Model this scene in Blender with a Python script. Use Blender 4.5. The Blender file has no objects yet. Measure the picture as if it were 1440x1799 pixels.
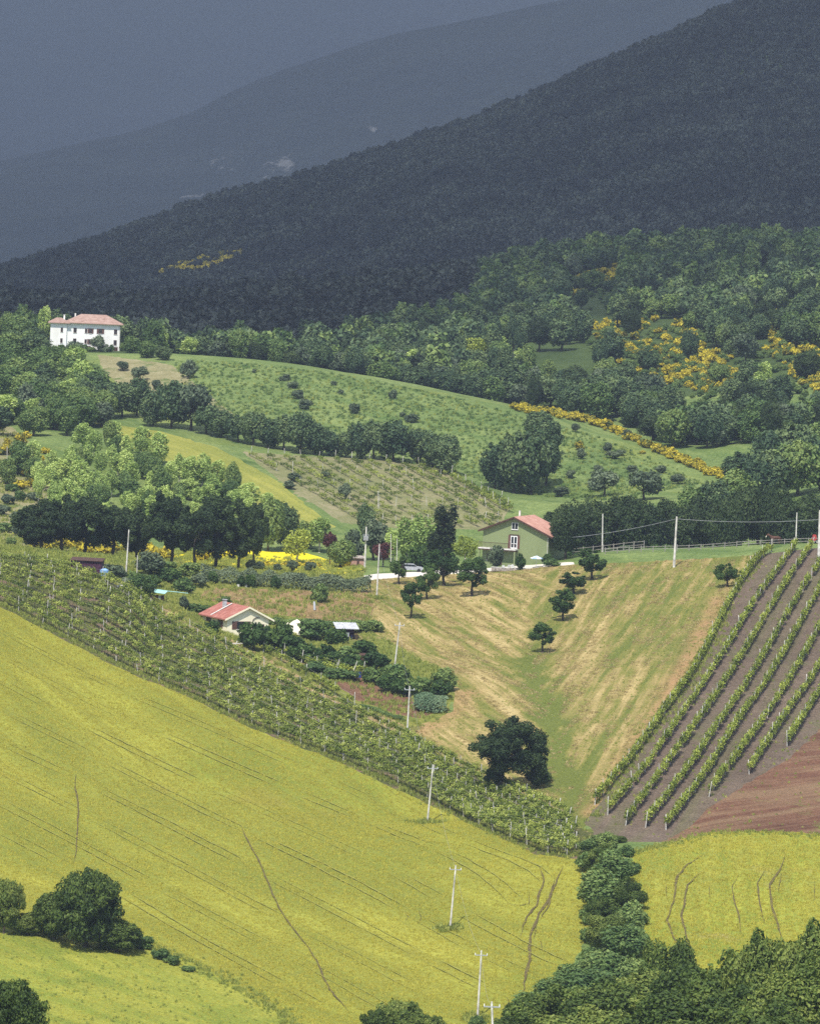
import bpy, math, random
import numpy as np
from mathutils import Vector, Matrix

random.seed(7)
rng = np.random.default_rng(7)
R = math.radians

# ------------------------------------------------------------------ camera
F = 8230.0                      # focal length in pixels of the 1440 px wide photograph
CZ = 95.0                       # camera height above the valley floor
PITCH = math.atan(449.5 / F)
ROLL = R(2.5)
cam_d = bpy.data.cameras.new('camera')
cam_d.sensor_fit = 'HORIZONTAL'
cam_d.sensor_width = 36.0
cam_d.lens = 36.0 * F / 1440.0
cam_d.clip_start = 5.0
cam_d.clip_end = 60000.0
cam = bpy.data.objects.new('camera', cam_d)
bpy.context.scene.collection.objects.link(cam)
_fw = Vector((0, math.cos(PITCH), -math.sin(PITCH)))
_up = Vector((0, math.sin(PITCH), math.cos(PITCH)))
_rt = Vector((1, 0, 0))
CX = _rt * math.cos(ROLL) + _up * math.sin(ROLL)
CY = -_rt * math.sin(ROLL) + _up * math.cos(ROLL)
M = Matrix.Identity(4)
for i in range(3):
    M[i][0] = CX[i]; M[i][1] = CY[i]; M[i][2] = -_fw[i]
M[0][3], M[1][3], M[2][3] = 0, 0, CZ
cam.matrix_world = M
bpy.context.scene.camera = cam

# ------------------------------------------------------------------ sky, sun, exposure
SUN_EL, SUN_AZ = 57.0, 198.0    # azimuth clockwise from +Y: behind the camera, to its left
W = bpy.data.worlds.new('World')
bpy.context.scene.world = W
W.use_nodes = True
wn = W.node_tree.nodes
sky = wn.new('ShaderNodeTexSky')
sky.sky_type = 'NISHITA'
sky.sun_disc = False
sky.sun_elevation = R(SUN_EL)
sky.sun_rotation = R(SUN_AZ)
sky.air_density = 1.0
sky.dust_density = 0.6
W.node_tree.links.new(sky.outputs['Color'], wn['Background'].inputs['Color'])
wn['Background'].inputs['Strength'].default_value = 0.13
sun_d = bpy.data.lights.new('sun', 'SUN')
sun_d.energy = 4.8
sun_d.angle = R(0.6)
sun_d.color = (1.0, 0.95, 0.86)
sun = bpy.data.objects.new('sun', sun_d)
bpy.context.scene.collection.objects.link(sun)
SUN_DIR = Vector((math.sin(R(SUN_AZ)) * math.cos(R(SUN_EL)), math.cos(R(SUN_AZ)) * math.cos(R(SUN_EL)), math.sin(R(SUN_EL))))
sun.rotation_euler = SUN_DIR.to_track_quat('Z', 'Y').to_euler()
sun.location = SUN_DIR * 300
sc = bpy.context.scene
sc.view_settings.view_transform = 'Standard'
sc.view_settings.look = 'None'
sc.view_settings.gamma = 1.0
sc.view_settings.exposure = 0.55
sc.view_settings.use_curve_mapping = False
sc.render.engine = 'CYCLES'
sc.cycles.max_bounces = 5
sc.cycles.diffuse_bounces = 2
sc.cycles.transmission_bounces = 3
sc.cycles.volume_bounces = 0
sc.cycles.transparent_max_bounces = 8
sc.cycles.use_denoising = False

# ------------------------------------------------------------------ helpers: projection
col = sc.collection
CXn, CYn, FWn = np.array(CX), np.array(CY), np.array(_fw)

def rays(px, py):
    u = (np.asarray(px, float) - 719.5) / F
    v = (899.0 - np.asarray(py, float)) / F
    d = u[..., None] * CXn + v[..., None] * CYn + FWn
    return d / d[..., 1:2]          # y component 1: multiply by the distance along Y

def project(P):
    P = np.asarray(P, float) - np.array([0, 0, CZ])
    w = P @ FWn
    return 719.5 + F * (P @ CXn) / w, 899.0 - F * (P @ CYn) / w

def at(px, py, d):
    r = rays(np.array(px), np.array(py)) * d
    return Vector((r[0], r[1], r[2] + CZ))

# ------------------------------------------------------------------ terrain: height field through surveyed points
CP = [  # pixel x, pixel y, distance in metres
 (0,1799,520),(300,1799,530),(600,1799,545),(850,1799,548),(0,1630,575),(250,1655,575),(480,1770,548),
 (0,1400,640),(0,1250,680),(0,1065,735),(200,1170,718),(200,1400,652),(330,1225,705),(400,1500,625),(400,1650,583),
 (560,1325,683),(600,1600,600),(650,1365,672),(790,1630,597),(750,1443,660),(850,1460,640),(900,1600,600),(1000,1680,573),
 (1025,1512,615),(940,1500,628),
 (0,985,778),(110,1000,772),(190,1020,766),(290,1090,748),(420,1150,735),(600,1240,712),(714,1298,698),(800,1345,683),
 (900,1390,668),(1000,1435,650),(1050,1475,632),
 (692,1172,745),(661,1050,815),(720,1085,795),(750,1053,812),(828,1046,815),(952,1145,760),(988,1090,785),(1038,1018,820),
 (1183,995,825),(873,1395,672),(1150,1300,690),(1050,1400,655),(1250,1150,745),(1300,1000,815),(800,1180,742),(850,1280,702),
 (950,1250,715),(1440,985,815),(1440,1150,755),(1440,1270,715),(1180,1470,635),(1300,1430,650),(1440,1460,640),
 (1100,1490,622),(1250,1640,585),(1440,1600,598),(1100,1680,573),
 (420,1115,770),(500,1078,788),(500,1035,806),(380,1045,795),(260,1040,785),(300,1000,812),(120,995,790),
 (640,1012,838),(760,1005,845),(905,995,850),(1000,985,848),
 (1060,968,850),(1200,968,845),(1330,962,840),(1440,958,838),
 (1060,990,900),(1200,995,900),(1440,985,900),(905,1000,900),
 (430,1000,850),(500,988,900),(200,985,860),(640,1000,860),
 (700,945,975),(560,935,960),(850,935,985),(950,930,980),
 (560,905,990),(450,860,1010),(350,800,1045),(250,765,1070),(200,750,1085),
 (460,800,1060),(600,808,1065),(750,815,1065),(850,860,1040),(900,880,1020),(650,905,1000),
 (400,740,1110),(600,780,1095),(750,790,1095),(850,830,1070),(950,870,1040),
 (300,620,1230),(450,632,1220),(600,650,1205),(750,680,1185),(900,718,1155),(1050,760,1120),(1200,820,1080),(1250,845,1060),
 (450,690,1160),(650,710,1150),(800,750,1120),(1000,810,1075),(1100,850,1050),
 (150,620,1235),(60,600,1260),(250,640,1200),(150,680,1170),(300,720,1130),(50,700,1140),(0,760,1060),(100,800,1030),
 (0,860,985),(250,850,1000),(0,930,920),(100,960,885),
 (300,640,1300),(600,660,1290),(900,725,1230),(1150,790,1150),
 (1300,880,980),(1440,880,960),(1440,760,1100),(1440,650,1250),(1300,700,1200),(1100,690,1260),(1000,625,1330),
 (950,605,1370),(1200,560,1430),(1440,530,1450),(1100,500,1580),(1280,430,1720),(1440,440,1700),(1000,495,1640),
 (700,570,1500),(450,605,1450),(200,615,1420),(0,615,1400),(1280,465,1850),(1440,470,1850),
 (0,550,2100),(600,565,2200),(1000,510,2200),(1440,430,2200),
 (0,505,3000),(600,435,2800),(1000,335,2800),(1440,225,2900),
 (0,484,3700),(150,440,3700),(300,387,3700),(520,327,3700),(700,267,3700),(900,195,3700),(1100,115,3700),(1360,15,3700),
 (1600,-60,3700),(-200,545,3700),
 (-400,1066,700),(-400,800,1000),(1800,1000,800),(1800,800,1000),(1800,480,1700),(-400,600,1400),(-400,1500,620),(1800,1500,630),
]
CP = np.array(CP, float)
_r = rays(CP[:, 0], CP[:, 1]) * CP[:, 2:3]
PX, PY, PZ = list(_r[:, 0]), list(_r[:, 1]), list(_r[:, 2] + CZ)
for x, y, z in [(0,300,CZ-62),(-80,300,CZ-60),(80,300,CZ-58),(30,420,CZ-74),(60,420,CZ-70),(-40,430,CZ-72),(0,480,CZ-83),(45,480,CZ-80),
                (-300,4600,CZ-60),(0,4600,CZ+20),(400,4600,CZ+120),(-700,3000,CZ-50),(800,3000,CZ+120),(-600,2000,CZ-40),(600,2000,CZ+20)]:
    PX.append(x); PY.append(y); PZ.append(z)
PX, PY, PZ = map(np.array, (PX, PY, PZ))
def _warp(y):                       # distances beyond 1300 m are compressed for an even spline
    return np.where(y > 1300, 1300 + (y - 1300) * 0.45, y)
SC = 200.0
def _U(r2):
    return np.where(r2 > 1e-12, r2 * np.log(np.maximum(r2, 1e-12)), 0.0)
_A = np.stack([PX / SC, _warp(PY) / SC], 1)
_n = len(PX)
_K = _U(((_A[:, None] - _A[None]) ** 2).sum(-1)) + np.eye(_n) * 0.002
_P = np.concatenate([np.ones((_n, 1)), _A], 1)
_L = np.block([[_K, _P], [_P.T, np.zeros((3, 3))]])
_w = np.linalg.solve(_L, np.concatenate([PZ, np.zeros(3)]))

def tps(x, y):
    x = np.ravel(x) / SC; y = _warp(np.ravel(y)) / SC
    out = np.empty(len(x))
    for a in range(0, len(x), 20000):
        xs, ys = x[a:a + 20000], y[a:a + 20000]
        r2 = (xs[:, None] - _A[None, :, 0]) ** 2 + (ys[:, None] - _A[None, :, 1]) ** 2
        out[a:a + 20000] = _U(r2) @ _w[:_n] + _w[_n] + _w[_n + 1] * xs + _w[_n + 2] * ys
    return out

_tab = np.random.default_rng(3).random((256, 256))
def vnoise(x, y):
    xi, yi = np.floor(x).astype(int), np.floor(y).astype(int)
    fx, fy = x - xi, y - yi
    fx = fx * fx * (3 - 2 * fx); fy = fy * fy * (3 - 2 * fy)
    g = lambda a, b: _tab[a & 255, b & 255]
    return (g(xi, yi) * (1 - fx) + g(xi + 1, yi) * fx) * (1 - fy) + (g(xi, yi + 1) * (1 - fx) + g(xi + 1, yi + 1) * fx) * fy

def spaced(a, b, s):
    return np.linspace(a, b, max(2, int(round((b - a) / s)) + 1))[:-1]
GX = np.concatenate([spaced(-900, -300, 40), spaced(-300, -150, 8), spaced(-150, -92, 3), spaced(-92, 92, 1.0), spaced(92, 150, 3), spaced(150, 300, 8), spaced(300, 940, 40), [940.0]])
GY = np.concatenate([spaced(280, 490, 5), spaced(490, 900, 1.0), spaced(900, 1300, 2.2), spaced(1300, 2000, 7), spaced(2000, 4000, 25), spaced(4000, 4700, 60), [4700.0]])
XX, YY = np.meshgrid(GX, GY)
_coarse_x = np.concatenate([spaced(-900, -140, 30), spaced(-140, 140, 4), spaced(140, 940, 30), [940.0]])
_coarse_y = np.concatenate([spaced(280, 1300, 4), spaced(1300, 2000, 10), spaced(2000, 4700, 30), [4700.0]])

def bil(gx, gy, Z, x, y):
    x = np.clip(x, gx[0], gx[-1] - 1e-6); y = np.clip(y, gy[0], gy[-1] - 1e-6)
    i = np.clip(np.searchsorted(gx, x, side='right') - 1, 0, len(gx) - 2)
    j = np.clip(np.searchsorted(gy, y, side='right') - 1, 0, len(gy) - 2)
    fx = (x - gx[i]) / (gx[i + 1] - gx[i]); fy = (y - gy[j]) / (gy[j + 1] - gy[j])
    return (Z[j, i] * (1 - fx) + Z[j, i + 1] * fx) * (1 - fy) + (Z[j + 1, i] * (1 - fx) + Z[j + 1, i + 1] * fx) * fy
_cx, _cy = np.meshgrid(_coarse_x, _coarse_y)
_cz = tps(_cx, _cy).reshape(_cx.shape)
ZZ = bil(_coarse_x, _coarse_y, _cz, XX, YY)
_amp = np.clip((YY - 1250) / 800, 0, 1)
ZZ = ZZ + (vnoise(XX / 9 + 40, YY / 9) - .5) * 0.5 + (vnoise(XX / 28, YY / 28 + 9) - .5) * 0.8
ZZ = ZZ + _amp * ((vnoise(XX / 60, YY / 80) - .5) * 5 + (vnoise(XX / 170 + 3, YY / 260) - .5) * 14 + np.clip((YY - 2100) / 500, 0, 1) * ((vnoise(XX / 75 + 7, YY / 420) - .5) * 16 + (vnoise(XX / 24, YY / 60) - .5) * 5))

def H(x, y):
    return bil(GX, GY, ZZ, np.asarray(x, float), np.asarray(y, float))

_ys = np.concatenate([np.arange(300, 1300, 1.0), np.arange(1300, 4600, 4.0)])
def hits(px, py):
    px, py = np.atleast_1d(px).astype(float), np.atleast_1d(py).astype(float)
    d = rays(px, py)
    X = d[:, 0:1] * _ys; Zr = d[:, 2:3] * _ys + CZ
    below = Zr < H(X, np.broadcast_to(_ys, X.shape))
    k = np.where(below.any(1), below.argmax(1), len(_ys) - 1)
    k = np.maximum(k, 1)
    n = np.arange(len(k))
    a, b = _ys[k - 1], _ys[k]
    for _ in range(7):
        m = (a + b) / 2
        u = d[n, 2] * m + CZ < H(d[n, 0] * m, m)
        b = np.where(u, m, b); a = np.where(u, a, m)
    return np.stack([d[n, 0] * b, b, H(d[n, 0] * b, b)], 1)

def hit(px, py):
    return Vector(hits(px, py)[0])

def ground(px, d):                   # ground point under an image column at a given distance
    x = 0.0
    for _ in range(4):
        z = float(H(x, d))
        # solve for x so that the point projects onto column px
        P0 = np.array([x, d, z]); P1 = np.array([x + 1, d, z])
        a = project(P0)[0]; b = project(P1)[0]
        x += (px - a) / (b - a)
    return Vector((x, d, float(H(x, d))))

def inpoly(x, y, poly):
    poly = np.asarray(poly, float)
    x, y = np.asarray(x, float), np.asarray(y, float)
    c = np.zeros(x.shape, bool)
    j = len(poly) - 1
    for i in range(len(poly)):
        xi, yi = poly[i]; xj, yj = poly[j]
        if yi != yj:
            c ^= ((yi > y) != (yj > y)) & (x < (xj - xi) * (y - yi) / (yj - yi) + xi)
        j = i
    return c

def densify(pts, step):
    pts = [np.array(p, float) for p in pts]
    out = []
    for a, b in zip(pts[:-1], pts[1:]):
        n = max(1, int(np.linalg.norm(b - a) / step))
        for k in range(n):
            out.append(a + (b - a) * k / n)
    out.append(pts[-1])
    return np.array(out)

def smooth_line(pts, it=2):          # Chaikin, ends kept
    pts = np.array(pts, float)
    for _ in range(it):
        q = pts[:-1] * .75 + pts[1:] * .25; r = pts[:-1] * .25 + pts[1:] * .75
        mid = np.empty((len(q) * 2, pts.shape[1])); mid[0::2] = q; mid[1::2] = r
        pts = np.vstack([pts[:1], mid, pts[-1:]])
    return pts

def wline(px_pts, step=6):           # pixel polyline -> ground polyline (smoothed)
    p = densify(px_pts, step)
    return hits(p[:, 0], p[:, 1])

# ------------------------------------------------------------------ helpers: objects
def tag(o, label=None, cat=None, group=None, kind=None):
    if label: o['label'] = label
    if cat: o['category'] = cat
    if group: o['group'] = group
    if kind: o['kind'] = kind
    return o

def empty(name, loc, rz=0.0, label=None, cat=None, group=None, scale=1.0):
    o = bpy.data.objects.new(name, None)
    o.empty_display_size = 0.5
    o.location = loc; o.rotation_euler = (0, 0, rz)
    o.scale = (scale,) * 3 if not hasattr(scale, '__len__') else scale
    col.objects.link(o)
    return tag(o, label, cat, group)

def mesh_np(name, V, faces, mats, mat_idx=None, smooth=False):
    me = bpy.data.meshes.new(name)
    V = np.asarray(V, float)
    if isinstance(faces, np.ndarray):
        n, k = faces.shape
        me.vertices.add(len(V)); me.vertices.foreach_set('co', V.ravel())
        me.loops.add(n * k); me.loops.foreach_set('vertex_index', faces.ravel().astype(np.int32))
        me.polygons.add(n)
        me.polygons.foreach_set('loop_start', np.arange(0, n * k, k, dtype=np.int32))
        me.polygons.foreach_set('loop_total', np.full(n, k, np.int32))
    else:
        me.from_pydata([tuple(v) for v in V], [], faces)
    for m in (mats if isinstance(mats, (list, tuple)) else [mats]):
        me.materials.append(m)
    if mat_idx is not None:
        me.polygons.foreach_set('material_index', np.asarray(mat_idx, np.int32))
    me.polygons.foreach_set('use_smooth', np.full(len(me.polygons), smooth))
    me.update(calc_edges=True)
    return me

def link(name, me, parent=None, loc=None, rot=None, scale=None):
    o = bpy.data.objects.new(name, me)
    if parent is not None: o.parent = parent
    if loc is not None: o.location = loc
    if rot is not None: o.rotation_euler = rot
    if scale is not None: o.scale = scale if hasattr(scale, '__len__') else (scale,) * 3
    col.objects.link(o)
    return o

class MB:
    """collects simple solids into one mesh"""
    def __init__(s): s.v = []; s.f = []; s.m = []
    def _add(s, V, Fc, m=0):
        b = len(s.v); s.v += [tuple(v) for v in V]
        s.f += [tuple(b + i for i in f) for f in Fc]; s.m += [m] * len(Fc); return s
    def box(s, x0, x1, y0, y1, z0, z1, m=0):
        V = [(x0,y0,z0),(x1,y0,z0),(x1,y1,z0),(x0,y1,z0),(x0,y0,z1),(x1,y0,z1),(x1,y1,z1),(x0,y1,z1)]
        return s._add(V, [(0,3,2,1),(4,5,6,7),(0,1,5,4),(1,2,6,5),(2,3,7,6),(3,0,4,7)], m)
    def hexa(s, V, m=0):             # 8 corners, bottom ring then top ring
        return s._add(V, [(0,3,2,1),(4,5,6,7),(0,1,5,4),(1,2,6,5),(2,3,7,6),(3,0,4,7)], m)
    def tube(s, p0, p1, r0, r1=None, n=8, m=0):
        r1 = r0 if r1 is None else r1
        p0, p1 = Vector(p0), Vector(p1); d = (p1 - p0).normalized()
        a = d.orthogonal().normalized(); b = d.cross(a)
        V = []
        for p, r in ((p0, r0), (p1, r1)):
            for k in range(n):
                t = 2 * math.pi * k / n
                V.append(p + a * math.cos(t) * r + b * math.sin(t) * r)
        Fc = [(k, (k + 1) % n, n + (k + 1) % n, n + k) for k in range(n)] + [tuple(range(n))[::-1], tuple(range(n, 2 * n))]
        return s._add(V, Fc, m)
    def path(s, pts, rads, n=7, m=0):
        for a, b, ra, rb in zip(pts[:-1], pts[1:], rads[:-1], rads[1:]):
            s.tube(a, b, ra, rb, n, m)
        return s
    def prism(s, poly, y0, y1, m=0): # polygon in XZ extruded along Y
        n = len(poly)
        V = [(x, y0, z) for x, z in poly] + [(x, y1, z) for x, z in poly]
        Fc = [tuple(range(n)), tuple(range(n, 2 * n))[::-1]] + [(k, k + n, (k + 1) % n + n, (k + 1) % n) for k in range(n)]
        return s._add(V, Fc, m)
    def slab(s, quad, t, m=0):       # thick plate over 4 points, thickness downwards
        V = [Vector(q) - Vector((0, 0, t)) for q in quad] + [Vector(q) for q in quad]
        return s.hexa(V, m)
    def mesh(s, name, mats, smooth=False):
        me = bpy.data.meshes.new(name); me.from_pydata(s.v, [], s.f)
        for m in (mats if isinstance(mats, (list, tuple)) else [mats]): me.materials.append(m)
        me.polygons.foreach_set('material_index', s.m)
        me.polygons.foreach_set('use_smooth', [smooth] * len(me.polygons))
        me.update(); return me
    def build(s, name, mats, parent=None, loc=None, rot=None, smooth=False):
        return link(name, s.mesh(name, mats, smooth), parent, loc, rot)

ORDS = ('first second third fourth fifth sixth seventh eighth ninth tenth eleventh twelfth thirteenth fourteenth fifteenth sixteenth seventeenth eighteenth nineteenth twentieth '
        'twenty-first twenty-second twenty-third twenty-fourth twenty-fifth twenty-sixth twenty-seventh twenty-eighth twenty-ninth thirtieth').split()
# ------------------------------------------------------------------ materials
class NT:
    def __init__(s, name):
        s.m = bpy.data.materials.new(name); s.m.use_nodes = True
        s.t = s.m.node_tree; s.n = s.t.nodes; s.b = s.n['Principled BSDF']; s.out = s.n['Material Output']
        s.b.inputs['Specular IOR Level'].default_value = 0.25
        s.b.inputs['Roughness'].default_value = 0.85
        s.co = s.n.new('ShaderNodeTexCoord')
    def l(s, a, b): s.t.links.new(a, b)
    def vec(s, scale=(1, 1, 1), rot=(0, 0, 0), src='Object'):
        mp = s.n.new('ShaderNodeMapping'); mp.inputs['Scale'].default_value = scale; mp.inputs['Rotation'].default_value = rot
        s.l(s.co.outputs[src], mp.inputs['Vector']); return mp.outputs['Vector']
    def noise(s, scale, detail=2, vec=None, rough=0.5, dist=0.0):
        n = s.n.new('ShaderNodeTexNoise'); n.inputs['Scale'].default_value = scale; n.inputs['Detail'].default_value = detail
        n.inputs['Roughness'].default_value = rough; n.inputs['Distortion'].default_value = dist
        s.l(vec if vec is not None else s.co.outputs['Object'], n.inputs['Vector']); return n.outputs['Fac']
    def ramp(s, fac, stops):
        r = s.n.new('ShaderNodeValToRGB'); e = r.color_ramp.elements
        while len(e) < len(stops): e.new(0.5)
        for k, (p, c) in enumerate(stops):
            e[k].position = p; e[k].color = (*c, 1) if hasattr(c, '__len__') else (c, c, c, 1)
        s.l(fac, r.inputs['Fac']); return r.outputs['Color']
    def mix(s, fac, a, b, mode='MIX'):
        x = s.n.new('ShaderNodeMix'); x.data_type = 'RGBA'; x.blend_type = mode
        for sock, v in ((x.inputs[0], fac), (x.inputs[6], a), (x.inputs[7], b)):
            if hasattr(v, 'is_linked') or hasattr(v, 'links'): s.l(v, sock)
            elif hasattr(v, '__len__'): sock.default_value = (*v, 1)
            else: sock.default_value = v
        return x.outputs[2]
    def math(s, op, a, b=0.0):
        x = s.n.new('ShaderNodeMath'); x.operation = op
        for sock, v in ((x.inputs[0], a), (x.inputs[1], b)):
            if hasattr(v, 'links'): s.l(v, sock)
            else: sock.default_value = v
        return x.outputs[0]
    def attr(s, name):
        a = s.n.new('ShaderNodeAttribute'); a.attribute_name = name; return a
    def color(s, c):
        if hasattr(c, 'links'): s.l(c, s.b.inputs['Base Color'])
        else: s.b.inputs['Base Color'].default_value = (*c, 1)
    def bump(s, h, strength=0.5, dist=0.1):
        b = s.n.new('ShaderNodeBump'); b.inputs['Strength'].default_value = strength; b.inputs['Distance'].default_value = dist
        s.l(h, b.inputs['Height']); s.l(b.outputs['Normal'], s.b.inputs['Normal'])

def plain(name, c, rough=0.8, var=0.12, scale=2.0, metal=0.0):
    t = NT(name); t.b.inputs['Roughness'].default_value = rough; t.b.inputs['Metallic'].default_value = metal
    n = t.noise(scale, 4)
    lo = tuple(v * (1 - var * 1.6) for v in c); hi = tuple(min(1, v * (1 + var)) for v in c)
    t.color(t.ramp(n, [(0.3, lo), (0.7, hi)]))
    return t.m

def leafy(name, dark, mid, light, trans=0.25, patch=0.0):
    t = NT(name)
    g = t.n.new('ShaderNodeNewGeometry'); oi = t.n.new('ShaderNodeObjectInfo')
    a = t.attr('tint')
    v = t.math('ADD', t.math('MULTIPLY', g.outputs['Random Per Island'], 0.45), t.math('MULTIPLY', a.outputs['Fac'], 0.35))
    v = t.math('ADD', v, t.math('MULTIPLY', t.math('SUBTRACT', oi.outputs['Random'], 0.5), 0.45))
    v = t.math('ADD', v, 0.1)
    if patch:
        pn = t.n.new('ShaderNodeTexNoise'); pn.inputs['Scale'].default_value = patch; pn.inputs['Detail'].default_value = 3
        t.l(g.outputs['Position'], pn.inputs['Vector']); v = t.math('ADD', v, t.math('MULTIPLY', t.math('SUBTRACT', pn.outputs['Fac'], .5), 1.6))
    c = t.ramp(v, [(0.12, dark), (0.5, mid), (0.92, light)])
    t.color(c)
    t.b.inputs['Roughness'].default_value = 0.62
    t.b.inputs['Specular IOR Level'].default_value = 0.22
    tr = t.n.new('ShaderNodeBsdfTranslucent'); t.l(t.mix(1.0, c, (1.0, 1.0, 0.55), 'MULTIPLY'), tr.inputs['Color'])
    mx = t.n.new('ShaderNodeMixShader'); mx.inputs['Fac'].default_value = trans
    t.l(t.b.outputs['BSDF'], mx.inputs[1]); t.l(tr.outputs['BSDF'], mx.inputs[2]); t.l(mx.outputs['Shader'], t.out.inputs['Surface'])
    return t.m

def groundmat(name, cols, big=0.03, mid=0.25, fine=2.2, wmid=0.35, wfine=0.35, stripe=None, bump=0.5, patch=None, grain=None):
    """cols dark..light; stripe=(angle, per metre, colour, strength); patch=(scale, lo, hi, colour)"""
    t = NT(name)
    n1 = t.noise(big, 3); n2 = t.noise(mid, 3, rough=.6); n3 = t.noise(fine, 3, rough=.65)
    w1 = 1 - wmid - wfine
    v = t.math('ADD', t.math('ADD', t.math('MULTIPLY', n1, w1), t.math('MULTIPLY', n2, wmid)), t.math('MULTIPLY', n3, wfine))
    k = len(cols)
    c = t.ramp(v, [(0.34 + 0.32 * i / (k - 1), cc) for i, cc in enumerate(cols)])
    h = n3
    if patch:
        for ps, lo, hi, pc in patch:
            pn = t.noise(ps, 4, rough=.62, vec=t.vec((1, 1, 1), (0, 0, ps * 31)))
            c = t.mix(t.ramp(pn, [(lo, 0.0), (hi, 1.0)]), c, pc)
    if stripe:
        for ang, freq, sc_, stg, stretch in stripe:
            mp = t.n.new('ShaderNodeMapping'); mp.vector_type = 'TEXTURE'
            mp.inputs['Rotation'].default_value = (0, 0, ang); mp.inputs['Scale'].default_value = (1 / (freq * stretch), 1 / freq, 50)
            t.l(t.co.outputs['Object'], mp.inputs['Vector']); vv = mp.outputs['Vector']
            sn = t.noise(1.0, 3, vec=vv, rough=.55)
            c = t.mix(t.math('MULTIPLY', t.ramp(sn, [(0.44, 0.0), (0.62, 1.0)]), stg), c, sc_)
            h = t.math('ADD', h, t.math('MULTIPLY', sn, 0.8))
    if grain:
        gn = t.noise(grain[0], 2, rough=.7)
        c = t.mix(1.0, c, t.ramp(gn, [(0.3, grain[1]), (0.7, grain[2])]), 'MULTIPLY')
    t.color(c)
    t.b.inputs['Roughness'].default_value = 0.95
    t.b.inputs['Specular IOR Level'].default_value = 0.1
    t.bump(h, bump, 0.35)
    return t.m
# ------------------------------------------------------------------ land cover
def ang_of(a, b):
    p = hits([a[0], b[0]], [a[1], b[1]]); d = p[1] - p[0]
    return math.atan2(d[1], d[0])
A_WHEAT = ang_of((155, 1300), (640, 1562))
A_MOWL = ang_of((690, 1110), (900, 1240))
A_MOWR = ang_of((1020, 1330), (1180, 1080))
A_VR = ang_of((1098, 1447), (1282, 1189))
A_BAR = ang_of((1190, 1600), (1195, 1540))

m_wheat = groundmat('ripening wheat', [(.185,.195,.032),(.275,.280,.045),(.375,.365,.064)], big=.016, mid=.10, fine=1.6, wmid=.26, wfine=.30,
    stripe=[(A_WHEAT, .33, (.16,.16,.026), .5, .05), (A_WHEAT, .07, (.14,.165,.028), .6, .22), (A_WHEAT, 1.7, (.20,.19,.03), .35, .06)],
    patch=[(.02, .53, .72, (.17,.205,.030)), (.045, .60, .74, (.27,.215,.05)), (.11, .60, .72, (.19,.20,.032))], bump=.8, grain=(4.5, (.62,.64,.6), (1.15,1.12,1.05)))
m_pasture = groundmat('green pasture', [(.18,.195,.032),(.262,.270,.044),(.35,.345,.060)], big=.02, mid=.12, fine=1.6,
    stripe=[(A_WHEAT + .1, .25, (.11,.17,.026), .5, .10)], patch=[(.05,.55,.7,(.10,.16,.025))], bump=.9, grain=(4, (.6,.63,.6), (1.15,1.12,1.05)))
m_barley = groundmat('green ripening barley', [(.14,.18,.028),(.26,.28,.042),(.37,.36,.055)], big=.025, mid=.14, fine=1.8,
    stripe=[(A_BAR, .8, (.14,.17,.025), .5, .06), (A_BAR, .3, (.30,.27,.06), .35, .08)],
    patch=[(.045,.55,.7,(.13,.19,.028)), (.06,.60,.72,(.30,.25,.09))], bump=.8, grain=(4, (.6,.64,.6), (1.15,1.1,1.05)))
m_soil = groundmat('ploughed red brown earth', [(.085,.042,.028),(.135,.068,.043),(.19,.105,.068)], big=.04, mid=.3, fine=2.4,
    stripe=[(A_VR - .75, .35, (.24,.17,.10), .55, .07)], patch=[(.12,.60,.7,(.13,.14,.04))], bump=1.0, grain=(3.5, (.6,.6,.6), (1.25,1.2,1.15)))
m_vsoil = groundmat('dark vineyard earth', [(.085,.065,.050),(.135,.104,.080),(.19,.15,.115)], big=.05, mid=.35, fine=2.4,
    stripe=[(A_VR, .30, (.10,.12,.04), .35, .06)], patch=[(.05,.58,.72,(.11,.125,.045))], bump=1.0, grain=(3.5, (.55,.55,.55), (1.25,1.2,1.15)))
m_vgrass = groundmat('grass between vine rows', [(.045,.058,.020),(.085,.095,.032),(.16,.135,.07)], big=.06, mid=.4, fine=2.0,
    patch=[(.16,.54,.64,(.17,.12,.085))], bump=1.0, grain=(3.5, (.55,.58,.55), (1.2,1.15,1.1)))
m_dry = groundmat('dry brown bank', [(.15,.105,.05),(.25,.175,.085),(.34,.24,.12)], big=.06, mid=.35, fine=2.2,
    patch=[(.10,.54,.66,(.12,.125,.04)), (.25,.6,.7,(.19,.12,.075))], bump=1.0, grain=(3, (.6,.6,.6), (1.2,1.15,1.1)))
m_track = groundmat('trodden pale earth', [(.20,.15,.07),(.30,.22,.11),(.36,.28,.15)], big=.08, mid=.4, fine=2.0,
    patch=[(.14,.53,.64,(.15,.15,.045))], bump=.8, grain=(3, (.65,.65,.65), (1.2,1.15,1.1)))
m_garden = groundmat('red garden earth', [(.12,.068,.042),(.18,.10,.062),(.23,.14,.09)], big=.1, mid=.6, fine=3.0,
    stripe=[(A_WHEAT, .8, (.11,.062,.04), .5, .04)], bump=1.0, grain=(4, (.6,.6,.6), (1.2,1.15,1.1)))
m_road = groundmat('white gravel', [(.48,.44,.38),(.56,.52,.46),(.62,.58,.52)], fine=3.0, bump=.3)
m_rape = groundmat('yellow flowering field', [(.45,.38,.012),(.66,.55,.015),(.74,.63,.03)], big=.06, mid=.3, fine=2.0, bump=.6, patch=[(.1,.6,.7,(.28,.30,.03))])
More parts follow.
